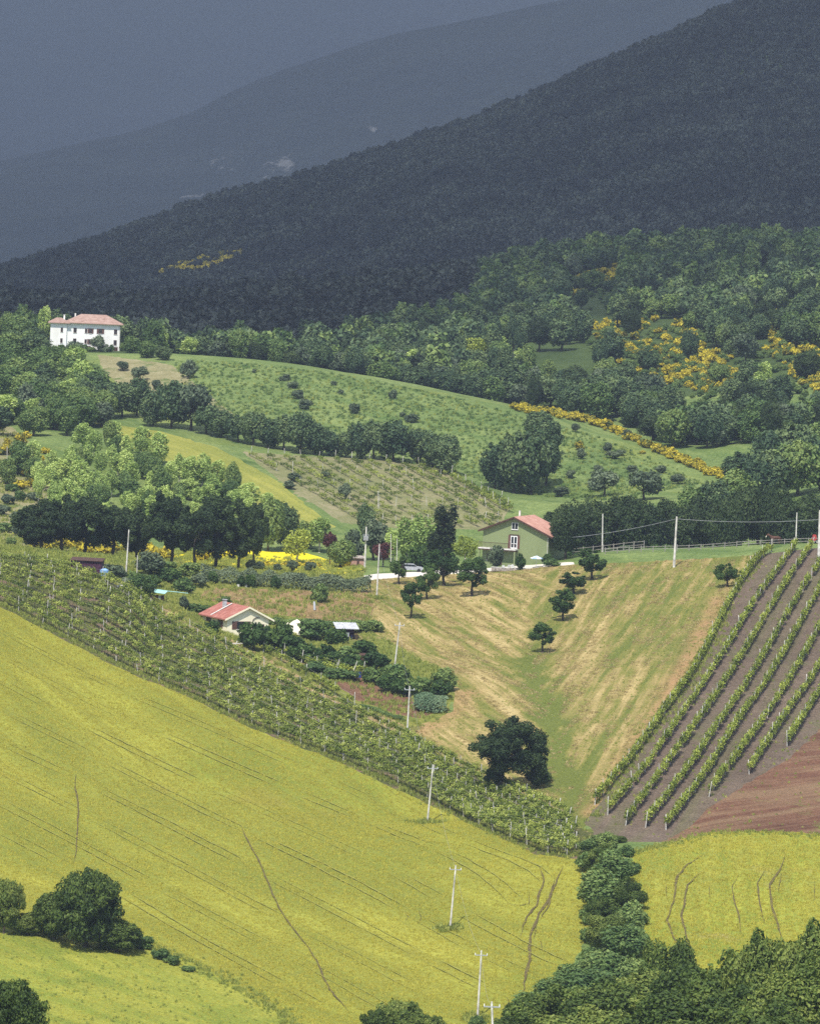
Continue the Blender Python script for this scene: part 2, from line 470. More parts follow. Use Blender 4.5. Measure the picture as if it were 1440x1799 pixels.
m_hay = groundmat('yellow green hay meadow', [(.17,.19,.040),(.25,.26,.052),(.34,.32,.075)], big=.02, mid=.12, fine=1.0,
    stripe=[(ang_of((300,770),(500,860)), .25, (.15,.18,.036), .6, .06)], bump=.7, grain=(2.5, (.65,.67,.65), (1.15,1.1,1.1)))
m_meadow = groundmat('green meadow', [(.085,.130,.042),(.145,.195,.062),(.215,.260,.088)], big=.018, mid=.10, fine=.8,
    stripe=[(ang_of((350,640),(900,830)), .12, (.06,.115,.028), .5, .2)], patch=[(.03,.56,.72,(.18,.21,.05)), (.09,.6,.7,(.055,.10,.025))],
    bump=.9, grain=(1.8, (.62,.66,.62), (1.2,1.15,1.1)))
m_grass = groundmat('rough grass', [(.09,.12,.028),(.15,.17,.036),(.24,.23,.06)], big=.04, mid=.2, fine=1.6,
    patch=[(.09,.56,.68,(.24,.19,.09))], bump=.9, grain=(3, (.6,.63,.6), (1.2,1.15,1.1)))
m_scrub = groundmat('stony scrub slope', [(.13,.13,.06),(.22,.20,.10),(.31,.28,.17)], big=.04, mid=.3, fine=1.4,
    patch=[(.12,.54,.64,(.10,.13,.04))], bump=1.0)
m_wood = groundmat('woodland floor', [(.025,.045,.015),(.045,.07,.02),(.07,.10,.03)], big=.01, mid=.08, fine=.5, bump=1.0)
m_fvsoil = groundmat('far vineyard earth', [(.10,.12,.045),(.17,.17,.075),(.27,.23,.14)], big=.03, mid=.2, fine=1.2, bump=.9)
m_rut = plain('crushed crop and earth', (.095,.075,.027), .95, .3, 3.0)
m_rut2 = plain('worn wheel line in crop', (.205,.205,.036), .95, .2, 3.0)  # olive tone of crop and soil worn by wheels

def mown_material():
    t = NT('mown hay field')
    n2 = t.noise(.22, 4, rough=.6); n3 = t.noise(2.0, 3, rough=.65); n1 = t.noise(.035, 3)
    def swath(ang, f, st):
        mp = t.n.new('ShaderNodeMapping'); mp.vector_type = 'TEXTURE'
        mp.inputs['Rotation'].default_value = (0, 0, ang); mp.inputs['Scale'].default_value = (1 / (f * st), 1 / f, 50)
        t.l(t.co.outputs['Object'], mp.inputs['Vector'])
        return t.noise(1.0, 4, vec=mp.outputs['Vector'], rough=.6, dist=.3)
    side = t.attr('side').outputs['Fac']
    s = t.mix(side, swath(A_MOWL, .60, .07), swath(A_MOWR, .60, .06))
    s2 = t.mix(side, swath(A_MOWL, .22, .09), swath(A_MOWR, .20, .07))
    v = t.math('ADD', t.math('ADD', t.math('MULTIPLY', s, .46), t.math('MULTIPLY', s2, .30)), t.math('ADD', t.math('MULTIPLY', n2, .14), t.math('MULTIPLY', n3, .10)))
    g = t.attr('green').outputs['Fac']
    v = t.math('SUBTRACT', v, t.math('MULTIPLY', g, .15))
    c = t.ramp(v, [(.40, (.115,.140,.030)), (.462, (.185,.180,.048)), (.505, (.27,.220,.085)), (.56, (.38,.300,.135)), (.66, (.46,.375,.19))])
    rd = t.attr('red').outputs['Fac']
    c = t.mix(t.math('MULTIPLY', rd, t.ramp(n2, [(.35, .3), (.6, 1.0)])), c, (.31,.195,.098))
    gn = t.noise(3.5, 2, rough=.7)
    c = t.mix(1.0, c, t.ramp(gn, [(.3, (.62,.63,.6)), (.7, (1.2,1.16,1.1))]), 'MULTIPLY')
    t.color(c); t.b.inputs['Roughness'].default_value = .95; t.b.inputs['Specular IOR Level'].default_value = .1
    t.bump(t.math('ADD', n3, s), .9, .35)
    return t.m
m_mown = mown_material()

WB = [(-120,1003),(0,1065),(100,1118),(200,1170),(330,1225),(440,1280),(560,1325),(650,1365),(760,1415),(850,1460),(940,1500),(1025,1512)]
VT = [(-120,975),(0,985),(110,1000),(190,1020),(240,1048),(290,1088),(350,1112),(420,1150),(500,1195),(600,1240),(700,1290),(800,1345),(900,1390),(1000,1435),(1050,1472)]
REG = [  # name, material, pixel outline (painted in order)
 ('scrub_slope', m_scrub, [(170,622),(300,640),(350,680),(440,750),(330,722),(230,690),(180,650)]),
 ('scrub_bank', m_scrub, [(-80,745),(20,750),(70,790),(90,860),(75,930),(40,965),(-80,965)]),
 ('hay_meadow', m_hay, [(160,740),(280,757),(380,785),(480,840),(560,905),(590,925),(500,938),(430,890),(320,825),(230,785)]),
 ('far_vineyard_ground', m_fvsoil, [(425,793),(520,800),(640,805),(760,816),(860,865),(900,890),(870,930),(700,928),(600,918),(520,865)]),
 ('rough_grass', m_grass, [(-200,962),(100,958),(340,968),(640,990),(640,1022),(655,1060),(650,1105),(720,1150),(800,1190),(790,1250),(714,1300),(600,1240),(420,1150),(290,1088),(190,1020),(0,985),(-200,970)]),
 ('flowering_field', m_rape, [(300,970),(430,966),(540,972),(640,1000),(600,1008),(480,1006),(350,1006)]),
 ('dry_bank', m_dry, [(370,1032),(560,1038),(660,1038),(672,1080),(620,1098),(540,1086),(470,1078),(350,1050)]),
 ('dirt_track', m_track, [(250,1050),(300,1062),(370,1106),(440,1140),(520,1184),(620,1240),(700,1268),(740,1280),(714,1302),(600,1246),(420,1154),(350,1116),(290,1092)]),
 ('garden_earth', m_garden, [(572,1190),(600,1178),(660,1185),(720,1225),(765,1250),(735,1262),(690,1252),(620,1226)]),
 ('mown_field', m_mown, [(640,1020),(700,1014),(850,1004),(1000,992),(1183,984),(1325,975),(1285,1040),(1215,1180),(1150,1266),(1100,1338),(1030,1444),(1050,1475),(960,1420),(900,1392),(800,1347),(714,1302),(740,1272),(795,1250),(805,1190),(720,1150),(650,1105),(655,1060)]),
 ('ploughed_field', m_soil, [(1160,1478),(1200,1460),(1265,1405),(1395,1325),(1440,1280),(1600,1150),(1600,1475),(1440,1466),(1340,1460),(1250,1462),(1180,1480)]),
 ('vineyard_earth', m_vsoil, [(1030,1442),(1100,1338),(1150,1266),(1215,1180),(1285,1040),(1325,975),(1420,963),(1600,950),(1600,1150),(1440,1280),(1395,1325),(1265,1405),(1200,1460),(1165,1480),(1060,1478)]),
 ('barley_field', m_barley, [(1095,1500),(1180,1480),(1250,1462),(1340,1460),(1440,1466),(1600,1475),(1600,1720),(1440,1720),(1250,1740),(1105,1740),(1110,1600)]),
 ('vineyard_grass', m_vgrass, WB + [(1060,1500)] + VT[::-1]),
 ('wheat_field', m_wheat, WB + [(1042,1560),(1035,1640),(1000,1700),(940,1760),(900,1850),(560,1850),(480,1770),(380,1712),(250,1652),(120,1645),(0,1625),(-120,1610)]),
 ('pasture', m_pasture, [(-160,1605),(0,1625),(120,1645),(250,1652),(380,1712),(480,1770),(560,1850),(500,1960),(-160,1960)]),
 ('gravel_road', m_road, [(612,1016),(660,1008),(760,1002),(850,998),(1000,987),(1012,991),(850,1005),(760,1010),(700,1014),(640,1020)]),
]
cxf, cyf = np.meshgrid((GX[:-1] + GX[1:]) / 2, (GY[:-1] + GY[1:]) / 2)
rid = np.zeros(cxf.shape, int)
rid[cyf > 1232] = 1
rid[cyf > 2050] = 2
names = ['meadow', 'woodland_ground', 'mountain_slope']
rmats = [m_meadow, m_wood, m_wood]
allseg = []
POLY = {}
for nm, mt, pp in REG:
    p = densify(pp + [pp[0]], 12)[:-1]
    w = hits(p[:, 0], p[:, 1])[:, :2]
    w = densify(list(w) + [w[0]], 1.5)[:-1]
    jx = (vnoise(w[:, 0] / 2.3 + 5, w[:, 1] / 2.3) - .5) * .9; jy = (vnoise(w[:, 0] / 2.3, w[:, 1] / 2.3 + 77) - .5) * .9
    w = w + np.stack([jx, jy], 1)
    POLY[nm] = w
    allseg.append(w)
    names.append(nm); rmats.append(mt)
    bb = (cxf > w[:, 0].min()) & (cxf < w[:, 0].max()) & (cyf > w[:, 1].min()) & (cyf < w[:, 1].max())
    idx = np.argwhere(bb)
    ins = inpoly(cxf[bb], cyf[bb], w)
    rid[idx[ins, 0], idx[ins, 1]] = len(names) - 1
# snap the vertices on region borders to the outlines
VX, VY = XX.copy(), YY.copy()
pad = np.pad(rid, 1, mode='edge')
q = np.stack([pad[:-1, :-1], pad[:-1, 1:], pad[1:, :-1], pad[1:, 1:]])
bv = np.argwhere((q.min(0) != q.max(0)) & (YY < 1225) & (YY > 490) & (abs(XX) < 92))
segp = np.concatenate(allseg); segq = np.concatenate([np.roll(s, -1, 0) for s in allseg])
for a in range(0, len(bv), 400):
    b = bv[a:a + 400]
    P = np.stack([XX[b[:, 0], b[:, 1]], YY[b[:, 0], b[:, 1]]], 1)
    near = (segp[:, 0] > P[:, 0].min() - 3) & (segp[:, 0] < P[:, 0].max() + 3) & (segp[:, 1] > P[:, 1].min() - 3) & (segp[:, 1] < P[:, 1].max() + 3)
    s0, s1 = segp[near], segq[near]
    if len(s0) == 0: continue
    dd = s1 - s0; L2 = (dd ** 2).sum(1) + 1e-9
    tt = np.clip(((P[:, None] - s0[None]) * dd[None]).sum(-1) / L2, 0, 1)
    N = s0[None] + tt[..., None] * dd[None]
    D = ((N - P[:, None]) ** 2).sum(-1)
    k = D.argmin(1); best = N[np.arange(len(P)), k]
    ok = D[np.arange(len(P)), k] < 1.0
    VX[b[ok, 0], b[ok, 1]] = best[ok, 0]; VY[b[ok, 0], b[ok, 1]] = best[ok, 1]
VZ = np.where((VX != XX) | (VY != YY), H(VX, VY), ZZ)
nx = len(GX)
J, I = np.meshgrid(np.arange(len(GY) - 1), np.arange(nx - 1), indexing='ij')
quads = np.stack([J * nx + I, J * nx + I + 1, (J + 1) * nx + I + 1, (J + 1) * nx + I], -1).reshape(-1, 4)
allV = np.stack([VX, VY, VZ], -1).reshape(-1, 3)
REGION_OBJ = {}
# helper fields for the mown slope: which side of the green hollow, how green, how red
hollow = wline([(940,1030),(925,1120),(945,1200),(965,1290),(1000,1400)], 10)
redl = wline([(1262,1050),(1215,1140),(1150,1260),(1075,1370),(1035,1430)], 10)
redl2 = wline([(705,1175),(800,1245),(820,1215),(760,1275),(720,1292)], 10)
def dist_line(P, Ln):
    s0, s1 = Ln[:-1, :2], Ln[1:, :2]; dd = s1 - s0; L2 = (dd ** 2).sum(1) + 1e-9
    tt = np.clip(((P[:, None] - s0[None]) * dd[None]).sum(-1) / L2, 0, 1)
    N = s0[None] + tt[..., None] * dd[None]
    return np.sqrt(((N - P[:, None]) ** 2).sum(-1).min(1))
for k, nm in enumerate(names):
    qs = quads[rid.ravel() == k]
    if len(qs) == 0: continue
    used, inv = np.unique(qs, return_inverse=True)
    me = mesh_np(nm, allV[used], inv.reshape(-1, 4), rmats[k], smooth=True)
    if nm == 'mown_field':
        P = allV[used][:, :2]
        hx = np.interp(P[:, 1], hollow[::-1, 1], hollow[::-1, 0]) if hollow[0, 1] > hollow[-1, 1] else np.interp(P[:, 1], hollow[:, 1], hollow[:, 0])
        wob = (vnoise(P[:, 0] / 5, P[:, 1] / 5) - .5) * 5
        side = np.clip((P[:, 0] - hx + wob + 2) / 4, 0, 1)
        green = np.exp(-((P[:, 0] - hx + wob * .7) / 2.4) ** 2) * np.clip((770 - P[:, 1]) / 20 + .35, 0, 1) + .35 * np.clip((P[:, 0] - hx) / 25, 0, .7)
        red = np.exp(-(dist_line(P, redl) / 1.5) ** 2) + .8 * np.exp(-(dist_line(P, redl2) / 2.0) ** 2)
        for an, va in (('side', side), ('green', green), ('red', np.clip(red, 0, 1))):
            a = me.attributes.new(an, 'FLOAT', 'POINT'); a.data.foreach_set('value', va.astype(np.float32))
    o = link(nm, me); REGION_OBJ[nm] = o
    tag(o, kind='structure')

def strip(name, pts_px, width, mat, lift=.14, raw=None):
    L = raw if raw is not None else wline(pts_px, 5)
    L = smooth_line(L[:, :2], 1)
    t = np.gradient(L, axis=0); t /= np.linalg.norm(t, axis=1, keepdims=True) + 1e-9
    nrm = np.stack([-t[:, 1], t[:, 0]], 1)
    s = np.arange(len(L))
    wv = width * (.55 + .9 * vnoise(s / 4.0, s * 0 + random.random() * 99)) * np.clip(np.minimum(s, s[::-1]) / 14.0, .12, 1)
    wob = (vnoise(s / 3.0, s * 0 + random.random() * 99) - .5) * width * .8
    a = L + nrm * (wv / 2 + wob)[:, None]; b = L + nrm * (-wv / 2 + wob)[:, None]
    n = len(L)
    V = np.concatenate([np.c_[a, H(a[:, 0], a[:, 1]) + lift], np.c_[b, H(b[:, 0], b[:, 1]) + lift]])
    k = np.arange(n - 1)
    o = link(name, mesh_np(name, V, np.stack([k, k + 1, n + k + 1, n + k], 1), mat, smooth=True))
    return tag(o, kind='structure')

def pair(px_pts, gap, width, mat, name='tramline'):
    L = wline(px_pts, 5); L = L[:, :2]
    t = np.gradient(L, axis=0); t /= np.linalg.norm(t, axis=1, keepdims=True) + 1e-9
    nrm = np.stack([-t[:, 1], t[:, 0]], 1)
    for sgn in (-.5, .5):
        q = L + nrm * gap * sgn
        strip(name, None, width, mat, raw=q)

# faint wheel lines through the wheat, parallel to the vineyard edge
TL = [
 [(0,1108),(170,1196),(330,1262),(520,1345),(680,1418),(820,1480),(930,1520),(962,1548)],
 [(0,1150),(130,1222),(300,1296),(480,1375),(600,1425),(680,1458),(790,1500),(860,1540),(905,1584)],
 [(0,1196),(130,1266),(330,1366),(520,1452),(640,1505),(740,1560),(840,1620),(930,1668),(1000,1700)],
 [(0,1246),(160,1324),(330,1412),(470,1478),(600,1540),(720,1606),(830,1668),(930,1715)],
 [(0,1305),(160,1380),(330,1466),(480,1545),(610,1612),(740,1680),(850,1735)],
 [(0,1356),(160,1436),(330,1526),(470,1602),(600,1668),(740,1742)],
 [(0,1410),(130,1478),(300,1570),(430,1640),(560,1705),(700,1785)],
 [(0,1460),(80,1500),(110,1518)],
 [(215,1570),(330,1640),(450,1705),(560,1765)],
]
for k, l in enumerate(TL):
    l = densify(smooth_line(l, 1), 14); a = 0
    while a < len(l) - 3:                        # wheel lines fade in and out
        b = min(len(l), a + random.randint(6, 26)); pair([tuple(q) for q in l[a:b]], 1.8, random.choice((.10, .14, .18, .22)), m_rut2); a = b + random.randint(0, 3)
for l in ([(133,1360),(131,1385),(137,1410),(136,1450),(134,1490),(130,1518)],
          [(422,1446),(430,1470),(441,1490),(452,1508),(465,1540),(473,1560),(482,1582),(500,1613),(520,1640),(540,1665),(556,1690),(566,1715),(580,1742),(612,1778)]):
    strip('foot_trail', l, .19, m_rut)
for l, w in (([(943,1520),(952,1535),(955,1548),(946,1575),(941,1592),(925,1612),(917,1630),(915,1647)], .5),
             ([(988,1522),(976,1548),(966,1575),(950,1600),(938,1625),(931,1650),(929,1675),(928,1700),(922,1722),(918,1750)], .6),
             ([(974,1545),(966,1572),(962,1594),(946,1618)], .45), ([(941,1625),(937,1650)], .5), ([(948,1655),(951,1672)], .6),
             ([(709,1604),(717,1612),(711,1620)], .5), ([(734,1603),(739,1613),(733,1623)], .5),
             ([(888,1753),(893,1763),(882,1778)], .5), ([(928,1565),(929,1588),(915,1592),(890,1590)], .3)):
    strip('wheel_rut', l, w * .58, m_rut)
for l, w in (([(1240,1500),(1207,1520),(1187,1543),(1182,1586),(1171,1618),(1181,1646),(1196,1670)], .42), ([(1232,1532),(1207,1556),(1196,1612),(1204,1645),(1214,1672)], .42),
             ([(1294,1541),(1284,1561),(1290,1590),(1298,1614),(1301,1643)], .3), ([(1345,1528),(1330,1552),(1333,1590),(1343,1626)], .36),
             ([(1380,1500),(1370,1527),(1352,1555),(1354,1590),(1366,1632),(1375,1656)], .45), ([(1244,1555),(1246,1585)], .3), ([(1168,1550),(1170,1580)], .25),
             ([(1372,1535),(1366,1570)], .3), ([(1430,1550),(1429,1585)], .25)):
    strip('wheel_rut', l, w * .58, m_rut)

# ------------------------------------------------------------------ far mountains
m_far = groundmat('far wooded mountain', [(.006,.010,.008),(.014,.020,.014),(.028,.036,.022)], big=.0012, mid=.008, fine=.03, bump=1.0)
def add_rock(mat, spots):             # bare limestone showing through the wood
    t = NT.__new__(NT); t.m = mat; t.t = mat.node_tree; t.n = t.t.nodes; t.b = t.n['Principled BSDF']; t.co = next(q for q in t.n if q.type == 'TEX_COORD')
    base = t.b.inputs['Base Color'].links[0].from_socket; tot = None
    for c, r in spots:
        d = t.n.new('ShaderNodeVectorMath'); d.operation = 'DISTANCE'; t.l(t.vec((1, .12, 1)), d.inputs[0]); d.inputs[1].default_value = (c.x, c.y * .12, c.z)
        f = t.math('SUBTRACT', 1.0, t.math('DIVIDE', d.outputs['Value'], r)); tot = f if tot is None else t.math('MAXIMUM', tot, f)
    nz = t.noise(.035, 4, rough=.7, vec=t.vec((1, .2, 1)))
    k = t.ramp(t.math('ADD', tot, t.math('MULTIPLY', t.math('SUBTRACT', nz, .5), 3.2)), [(.45, 0.0), (.8, .8)])
    t.color(t.mix(k, base, (.24, .235, .22)))

def far_ridge(name, ridge_px, d, base_d, base_z, seed):
    rp = densify(ridge_px, 40); Pr = rays(rp[:, 0], rp[:, 1]) * d; Pr[:, 2] += CZ
    m = 36; V = []
    for k in range(m):
        t = k / (m - 1)
        y = Pr[:, 1] - (d - base_d) * t; x = Pr[:, 0] * (1 + .0 * t)
        z = base_z + (Pr[:, 2] - base_z) * (1 - t) ** 1.25
        sp = ((vnoise(x / 500 + seed, y / 700) - .5) * 150 * math.sin(math.pi * t) + (vnoise(x / 120 + seed, y / 200) - .5) * 45 * min(1, 6 * t + .25)) * d / 12000
        V.append(np.stack([x, y, z + sp], 1))
    n = len(rp); V = np.concatenate(V)
    # back side
    back = np.stack([Pr[:, 0], Pr[:, 1] + 1500, Pr[:, 2] * 0 + base_z], 1); V = np.concatenate([back, V])
    Jm, Im = np.meshgrid(np.arange(m), np.arange(n - 1), indexing='ij')
    fq = np.stack([Jm * n + Im, (Jm + 1) * n + Im, (Jm + 1) * n + Im + 1, Jm * n + Im + 1], -1).reshape(-1, 4)
    o = link(name, mesh_np(name, V, fq, m_far, smooth=True)); tag(o, kind='structure'); return o
RB = [(-1200,520),(-400,370),(0,285),(200,240),(330,200),(400,165),(500,118),(600,84),(700,58),(850,30),(1000,-5),(1200,-60),(1700,-160),(2600,-250)]
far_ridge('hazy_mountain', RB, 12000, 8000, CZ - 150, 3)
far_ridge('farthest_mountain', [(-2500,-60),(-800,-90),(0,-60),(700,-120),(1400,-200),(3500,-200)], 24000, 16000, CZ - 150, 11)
add_rock(m_far, [(at(382,262,10600), 62.), (at(490,290,10400), 50.), (at(335,338,10000), 36.), (at(655,232,10600), 22.)])
V_ = [(-9000, 4550, CZ - 140), (9000, 4550, CZ - 140), (9000, 27000, CZ - 140), (-9000, 27000, CZ - 140)]
tag(link('far_plain', mesh_np('far_plain', V_, [(0, 1, 2, 3)], m_far)), kind='structure')

# ------------------------------------------------------------------ storm cloud over the mountains, and haze
m_cloud = NT('rain cloud')
m_cloud.n.remove(m_cloud.b)
_dn = m_cloud.n.new('ShaderNodeBsdfDiffuse'); _dn.inputs['Color'].default_value = (.55, .57, .60, 1)
_tn = m_cloud.n.new('ShaderNodeBsdfTranslucent'); _tn.inputs['Color'].default_value = (.82, .83, .86, 1)
_mx = m_cloud.n.new('ShaderNodeMixShader'); _mx.inputs['Fac'].default_value = .65
m_cloud.l(_dn.outputs[0], _mx.inputs[1]); m_cloud.l(_tn.outputs[0], _mx.inputs[2]); 
_tp = m_cloud.n.new('ShaderNodeBsdfTransparent'); _m2 = m_cloud.n.new('ShaderNodeMixShader'); _m2.inputs['Fac'].default_value = .50   # a thin storm veil: part of the sunlight comes straight through
m_cloud.l(_mx.outputs[0], _m2.inputs[1]); m_cloud.l(_tp.outputs[0], _m2.inputs[2]); m_cloud.l(_m2.outputs[0], m_cloud.out.inputs['Surface'])
def make_cloud():
    zc = CZ + 2900
    n, m = 60, 60
    xs = np.linspace(-13000, 11000, n); ys = np.linspace(0, 1, m); V = []
    off = SUN_DIR * ((zc - CZ) / SUN_DIR.z)      # where the cloud must hang to shade the slopes below
    y_front = 1600 + off.y
    for top in (0, 1):
        X, T = np.meshgrid(xs, ys)
        yf = y_front + (vnoise(X / 900, X * 0 + 2) - .5) * 260 + np.clip((X - off.x) * 3.0, -380, -20)
        Y = yf + T * (28000 - y_front)
        edge = np.clip(np.minimum(np.minimum(T * 12, (1 - T) * 12), 1), 0, 1)
        Z = zc + (vnoise(X / 700 + 9 * top, Y / 700) - .5) * 160 + top * edge * (350 + 500 * vnoise(X / 900, Y / 900 + 31)) + (1 - edge) * 60
        V.append(np.stack([X, Y, Z], -1).reshape(-1, 3))
    V = np.concatenate(V)
    Jm, Im = np.meshgrid(np.arange(m - 1), np.arange(n - 1), indexing='ij')
    f0 = np.stack([Jm * n + Im, (Jm + 1) * n + Im, (Jm + 1) * n + Im + 1, Jm * n + Im + 1], -1).reshape(-1, 4)
    f1 = f0[:, ::-1] + n * m
    rim = list(range(n)) + [j * n + n - 1 for j in range(1, m)] + [(m - 1) * n + i for i in range(n - 2, -1, -1)] + [j * n for j in range(m - 2, 0, -1)]
    rim = np.array(rim); r2 = np.roll(rim, -1)
    f2 = np.stack([rim, r2, r2 + n * m, rim + n * m], 1)
    o = link('cloud', mesh_np('cloud', V, np.concatenate([f0, f1, f2]), m_cloud.m, smooth=True)); tag(o, kind='structure')
make_cloud()
HAZE = 0.76e-4
mh = bpy.data.materials.new('valley air'); mh.use_nodes = True
for nd in list(mh.node_tree.nodes):
    if nd.type == 'BSDF_PRINCIPLED': mh.node_tree.nodes.remove(nd)
pv = mh.node_tree.nodes.new('ShaderNodeVolumePrincipled')
pv.inputs['Color'].default_value = (.60, .72, .98, 1)
pv.inputs['Density'].default_value = HAZE
pv.inputs['Anisotropy'].default_value = 0.0
mh.node_tree.links.new(pv.outputs['Volume'], mh.node_tree.nodes['Material Output'].inputs['Volume'])
zmin = min(float(VZ.min()), CZ - 150) - 10
o = MB().box(-6000, 6000, -200, 26000, zmin, CZ + 2100).build('haze', mh)
tag(o, kind='stuff')
# ------------------------------------------------------------------ vegetation
L_oak = leafy('oak leaves', (0.0129,0.0287,0.0086), (0.0274,0.0517,0.0144), (0.0633,0.0949,0.0259), .18)
L_wood = leafy('woodland leaves', (0.0321,0.0651,0.0298), (0.0713,0.1172,0.0469), (0.1516,0.2034,0.0768), .22)
L_mix = leafy('mid green leaves', (0.0470,0.0929,0.0281), (0.1097,0.1763,0.0477), (0.2253,0.2877,0.0823), .25)
L_pale = leafy('pale feathery leaves', (0.1800,0.2700,0.0750), (0.3524,0.4650,0.1320), (0.5700,0.6600,0.2250), .3)
L_near = leafy('near hedge leaves', (0.0297,0.0567,0.0108), (0.0891,0.1350,0.0243), (0.2295,0.2700,0.0607), .28)
L_orch = leafy('orchard leaves', (0.0182,0.0447,0.0116), (0.0430,0.0877,0.0182), (0.0994,0.1573,0.0365), .22)
L_olive = leafy('grey green leaves', (0.0432,0.0702,0.0378), (0.0945,0.1283,0.0702), (0.1620,0.2025,0.1148), .2)
L_cyp = leafy('dark evergreen leaves', (.010,.022,.008), (.020,.036,.011), (.050,.062,.018), .1)
L_red = leafy('purple plum leaves', (.035,.012,.014), (.085,.026,.028), (.16,.06,.05), .25)
L_yel = leafy('yellow green leaves', (0.1560,0.2040,0.0360), (0.2640,0.3240,0.0480), (0.4080,0.4560,0.0840), .3)
L_broom = leafy('yellow broom flowers', (.05,.080,.018), (.40,.325,.022), (.62,.52,.045), .15)
L_vine = leafy('vine leaves', (.052,.088,.015), (.175,.225,.036), (.420,.455,.105), .28)
L_vine2 = leafy('young vine leaves', (.080,.120,.018), (.240,.295,.042), (.440,.480,.095), .28)
L_reed = leafy('blue green reeds', (0.0585,0.1105,0.0585), (0.1105,0.1820,0.0975), (0.1950,0.2600,0.1430), .25)
L_grass = leafy('grass blades', (0.1485,0.1890,0.0405), (0.2565,0.2970,0.0607), (0.4050,0.4050,0.1080), .25)
L_dry = leafy('dry hay blades', (.22,.17,.07), (.36,.28,.12), (.50,.40,.20), .15)
L_wheat = leafy('wheat heads', (.30,.28,.042), (.44,.40,.06), (.58,.52,.09), .25)
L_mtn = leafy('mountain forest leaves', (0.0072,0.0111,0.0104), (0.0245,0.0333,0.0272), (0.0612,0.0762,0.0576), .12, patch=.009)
m_bark = plain('grey brown bark', (.075,.060,.045), .95, .3, 3)
m_barkp = plain('pale bark', (.42,.40,.34), .9, .25, 3)

def leaf_cards(P, N, size, rg, aspect=1.5):
    """one bent two-triangle leaf clump at each point, facing roughly along N"""
    n = len(P)
    N = N / (np.linalg.norm(N, axis=1, keepdims=True) + 1e-9)
    r = rg.normal(size=(n, 3)); T = np.cross(N, r); T /= np.linalg.norm(T, axis=1, keepdims=True) + 1e-9
    B = np.cross(N, T)
    s = size * rg.uniform(.6, 1.35, (n, 1))
    lift = N * s * rg.uniform(-.3, .3, (n, 1))
    a = P - T * s * .5 * aspect; c = P + T * s * .5 * aspect
    b = P + B * s * .5 + lift + T * s * rg.uniform(-.3, .3, (n, 1)); d = P - B * s * .5 + lift + T * s * rg.uniform(-.3, .3, (n, 1))
    V = np.stack([a, d, c, b], 1).reshape(-1, 3)
    k = np.arange(n) * 4
    return V, np.stack([k, k + 1, k + 2, k + 3], 1)

def crown(name, seed, rad, zc, lobes, leaves, size, mat, spread=.62, lobe_r=(.30, .48), flat=1.0, fill=.35, shape='round', core=True, outward=.75, sprays=None):
    rg = np.random.default_rng(seed)
    rad = np.array(rad, float)
    C = []; LR = []
    while len(C) < lobes:
        p = rg.normal(size=3); p /= np.linalg.norm(p); p *= rg.uniform(.35, 1) ** .5 * spread
        if shape == 'round' and p[2] < -.8 * spread: continue
        if shape == 'column':
            p = np.array([rg.normal() * .28, rg.normal() * .28, rg.uniform(-.85, .85)])
        if shape == 'umbrella': p[2] = abs(p[2]) * .6 + rg.uniform(-.1, .3)
        C.append(p)
        LR.append(rg.uniform(*lobe_r) * (1 - (.35 * abs(p[2]) if shape == 'column' else 0)))
    for _ in range(sprays if sprays is not None else lobes // 2):   # small sprays that break the outline
        p = rg.normal(size=3); p /= np.linalg.norm(p)
        if p[2] < -.55: p[2] *= -1
        if shape == 'column': p = np.array([p[0] * .5, p[1] * .5, rg.uniform(-.9, .95)])
        else: p = p * rg.uniform(.72, 1.0) * (spread + .24)
        C.append(p); LR.append(rg.uniform(.10, .20))
    lobes = len(C)
    C = np.array(C); LR = np.array(LR)
    per = np.maximum((leaves * LR ** 2 / (LR ** 2).sum()).astype(int), 4)
    Ps, Ns, Ts = [], [], []
    tint = rg.uniform(0, 1, lobes)
    for c, r, n, t in zip(C, LR, per, tint):
        d = rg.normal(size=(n, 3)); d /= np.linalg.norm(d, axis=1, keepdims=True)
        rr = r * (1 - fill * rg.random((n, 1)) ** 2) * (1 + .10 * rg.normal(size=(n, 1)))
        q = c + d * rr * np.array([1, 1, flat])
        ins = np.zeros(n, bool)
        for c2, r2 in zip(C, LR):
            if c2 is c: continue
            ins |= (((q - c2) / np.array([1, 1, flat])) ** 2).sum(1) < (r2 * .72) ** 2
        keep = ~ins | (rg.random(n) < .10)
        q, d = q[keep], d[keep]
        Ps.append(q * rad); Ns.append(d * outward + rg.normal(size=d.shape) * .45 + np.array([0, 0, .15])); Ts.append(np.full(len(q), t))
    P = np.concatenate(Ps); N = np.concatenate(Ns); tt = np.concatenate(Ts)
    P[:, 2] += zc
    V, Fq = leaf_cards(P, N, size, rg)
    tv = np.clip(np.repeat(tt, 4) + 0 * V[:, 0], 0, 1)
    if core:                                       # leafy mass inside each lobe so that light does not fall straight through
        ico = _ico
        for c, r, t in zip(C, LR, tint):
            cv = (c + ico[0] * r * .62 * np.array([1, 1, flat]) * rg.uniform(.8, 1.15, (len(ico[0]), 1))) * rad; cv[:, 2] += zc
            b = len(V); V = np.concatenate([V, cv])
            tri = ico[1] + b
            Fq = np.concatenate([Fq, np.c_[tri, tri[:, 2]]]) if False else Fq
            cores.append((b, tri)); tv = np.concatenate([tv, np.full(len(cv), t)])
    faces = [tuple(f) for f in Fq]
    if core:
        for b, tri in cores: faces += [tuple(f) for f in tri]
        cores.clear()
    me = mesh_np(name, V, faces, mat)
    a = me.attributes.new('tint', 'FLOAT', 'POINT'); a.data.foreach_set('value', tv.astype(np.float32))
    return me, C * rad + np.array([0, 0, zc]), LR * rad.mean()
cores = []
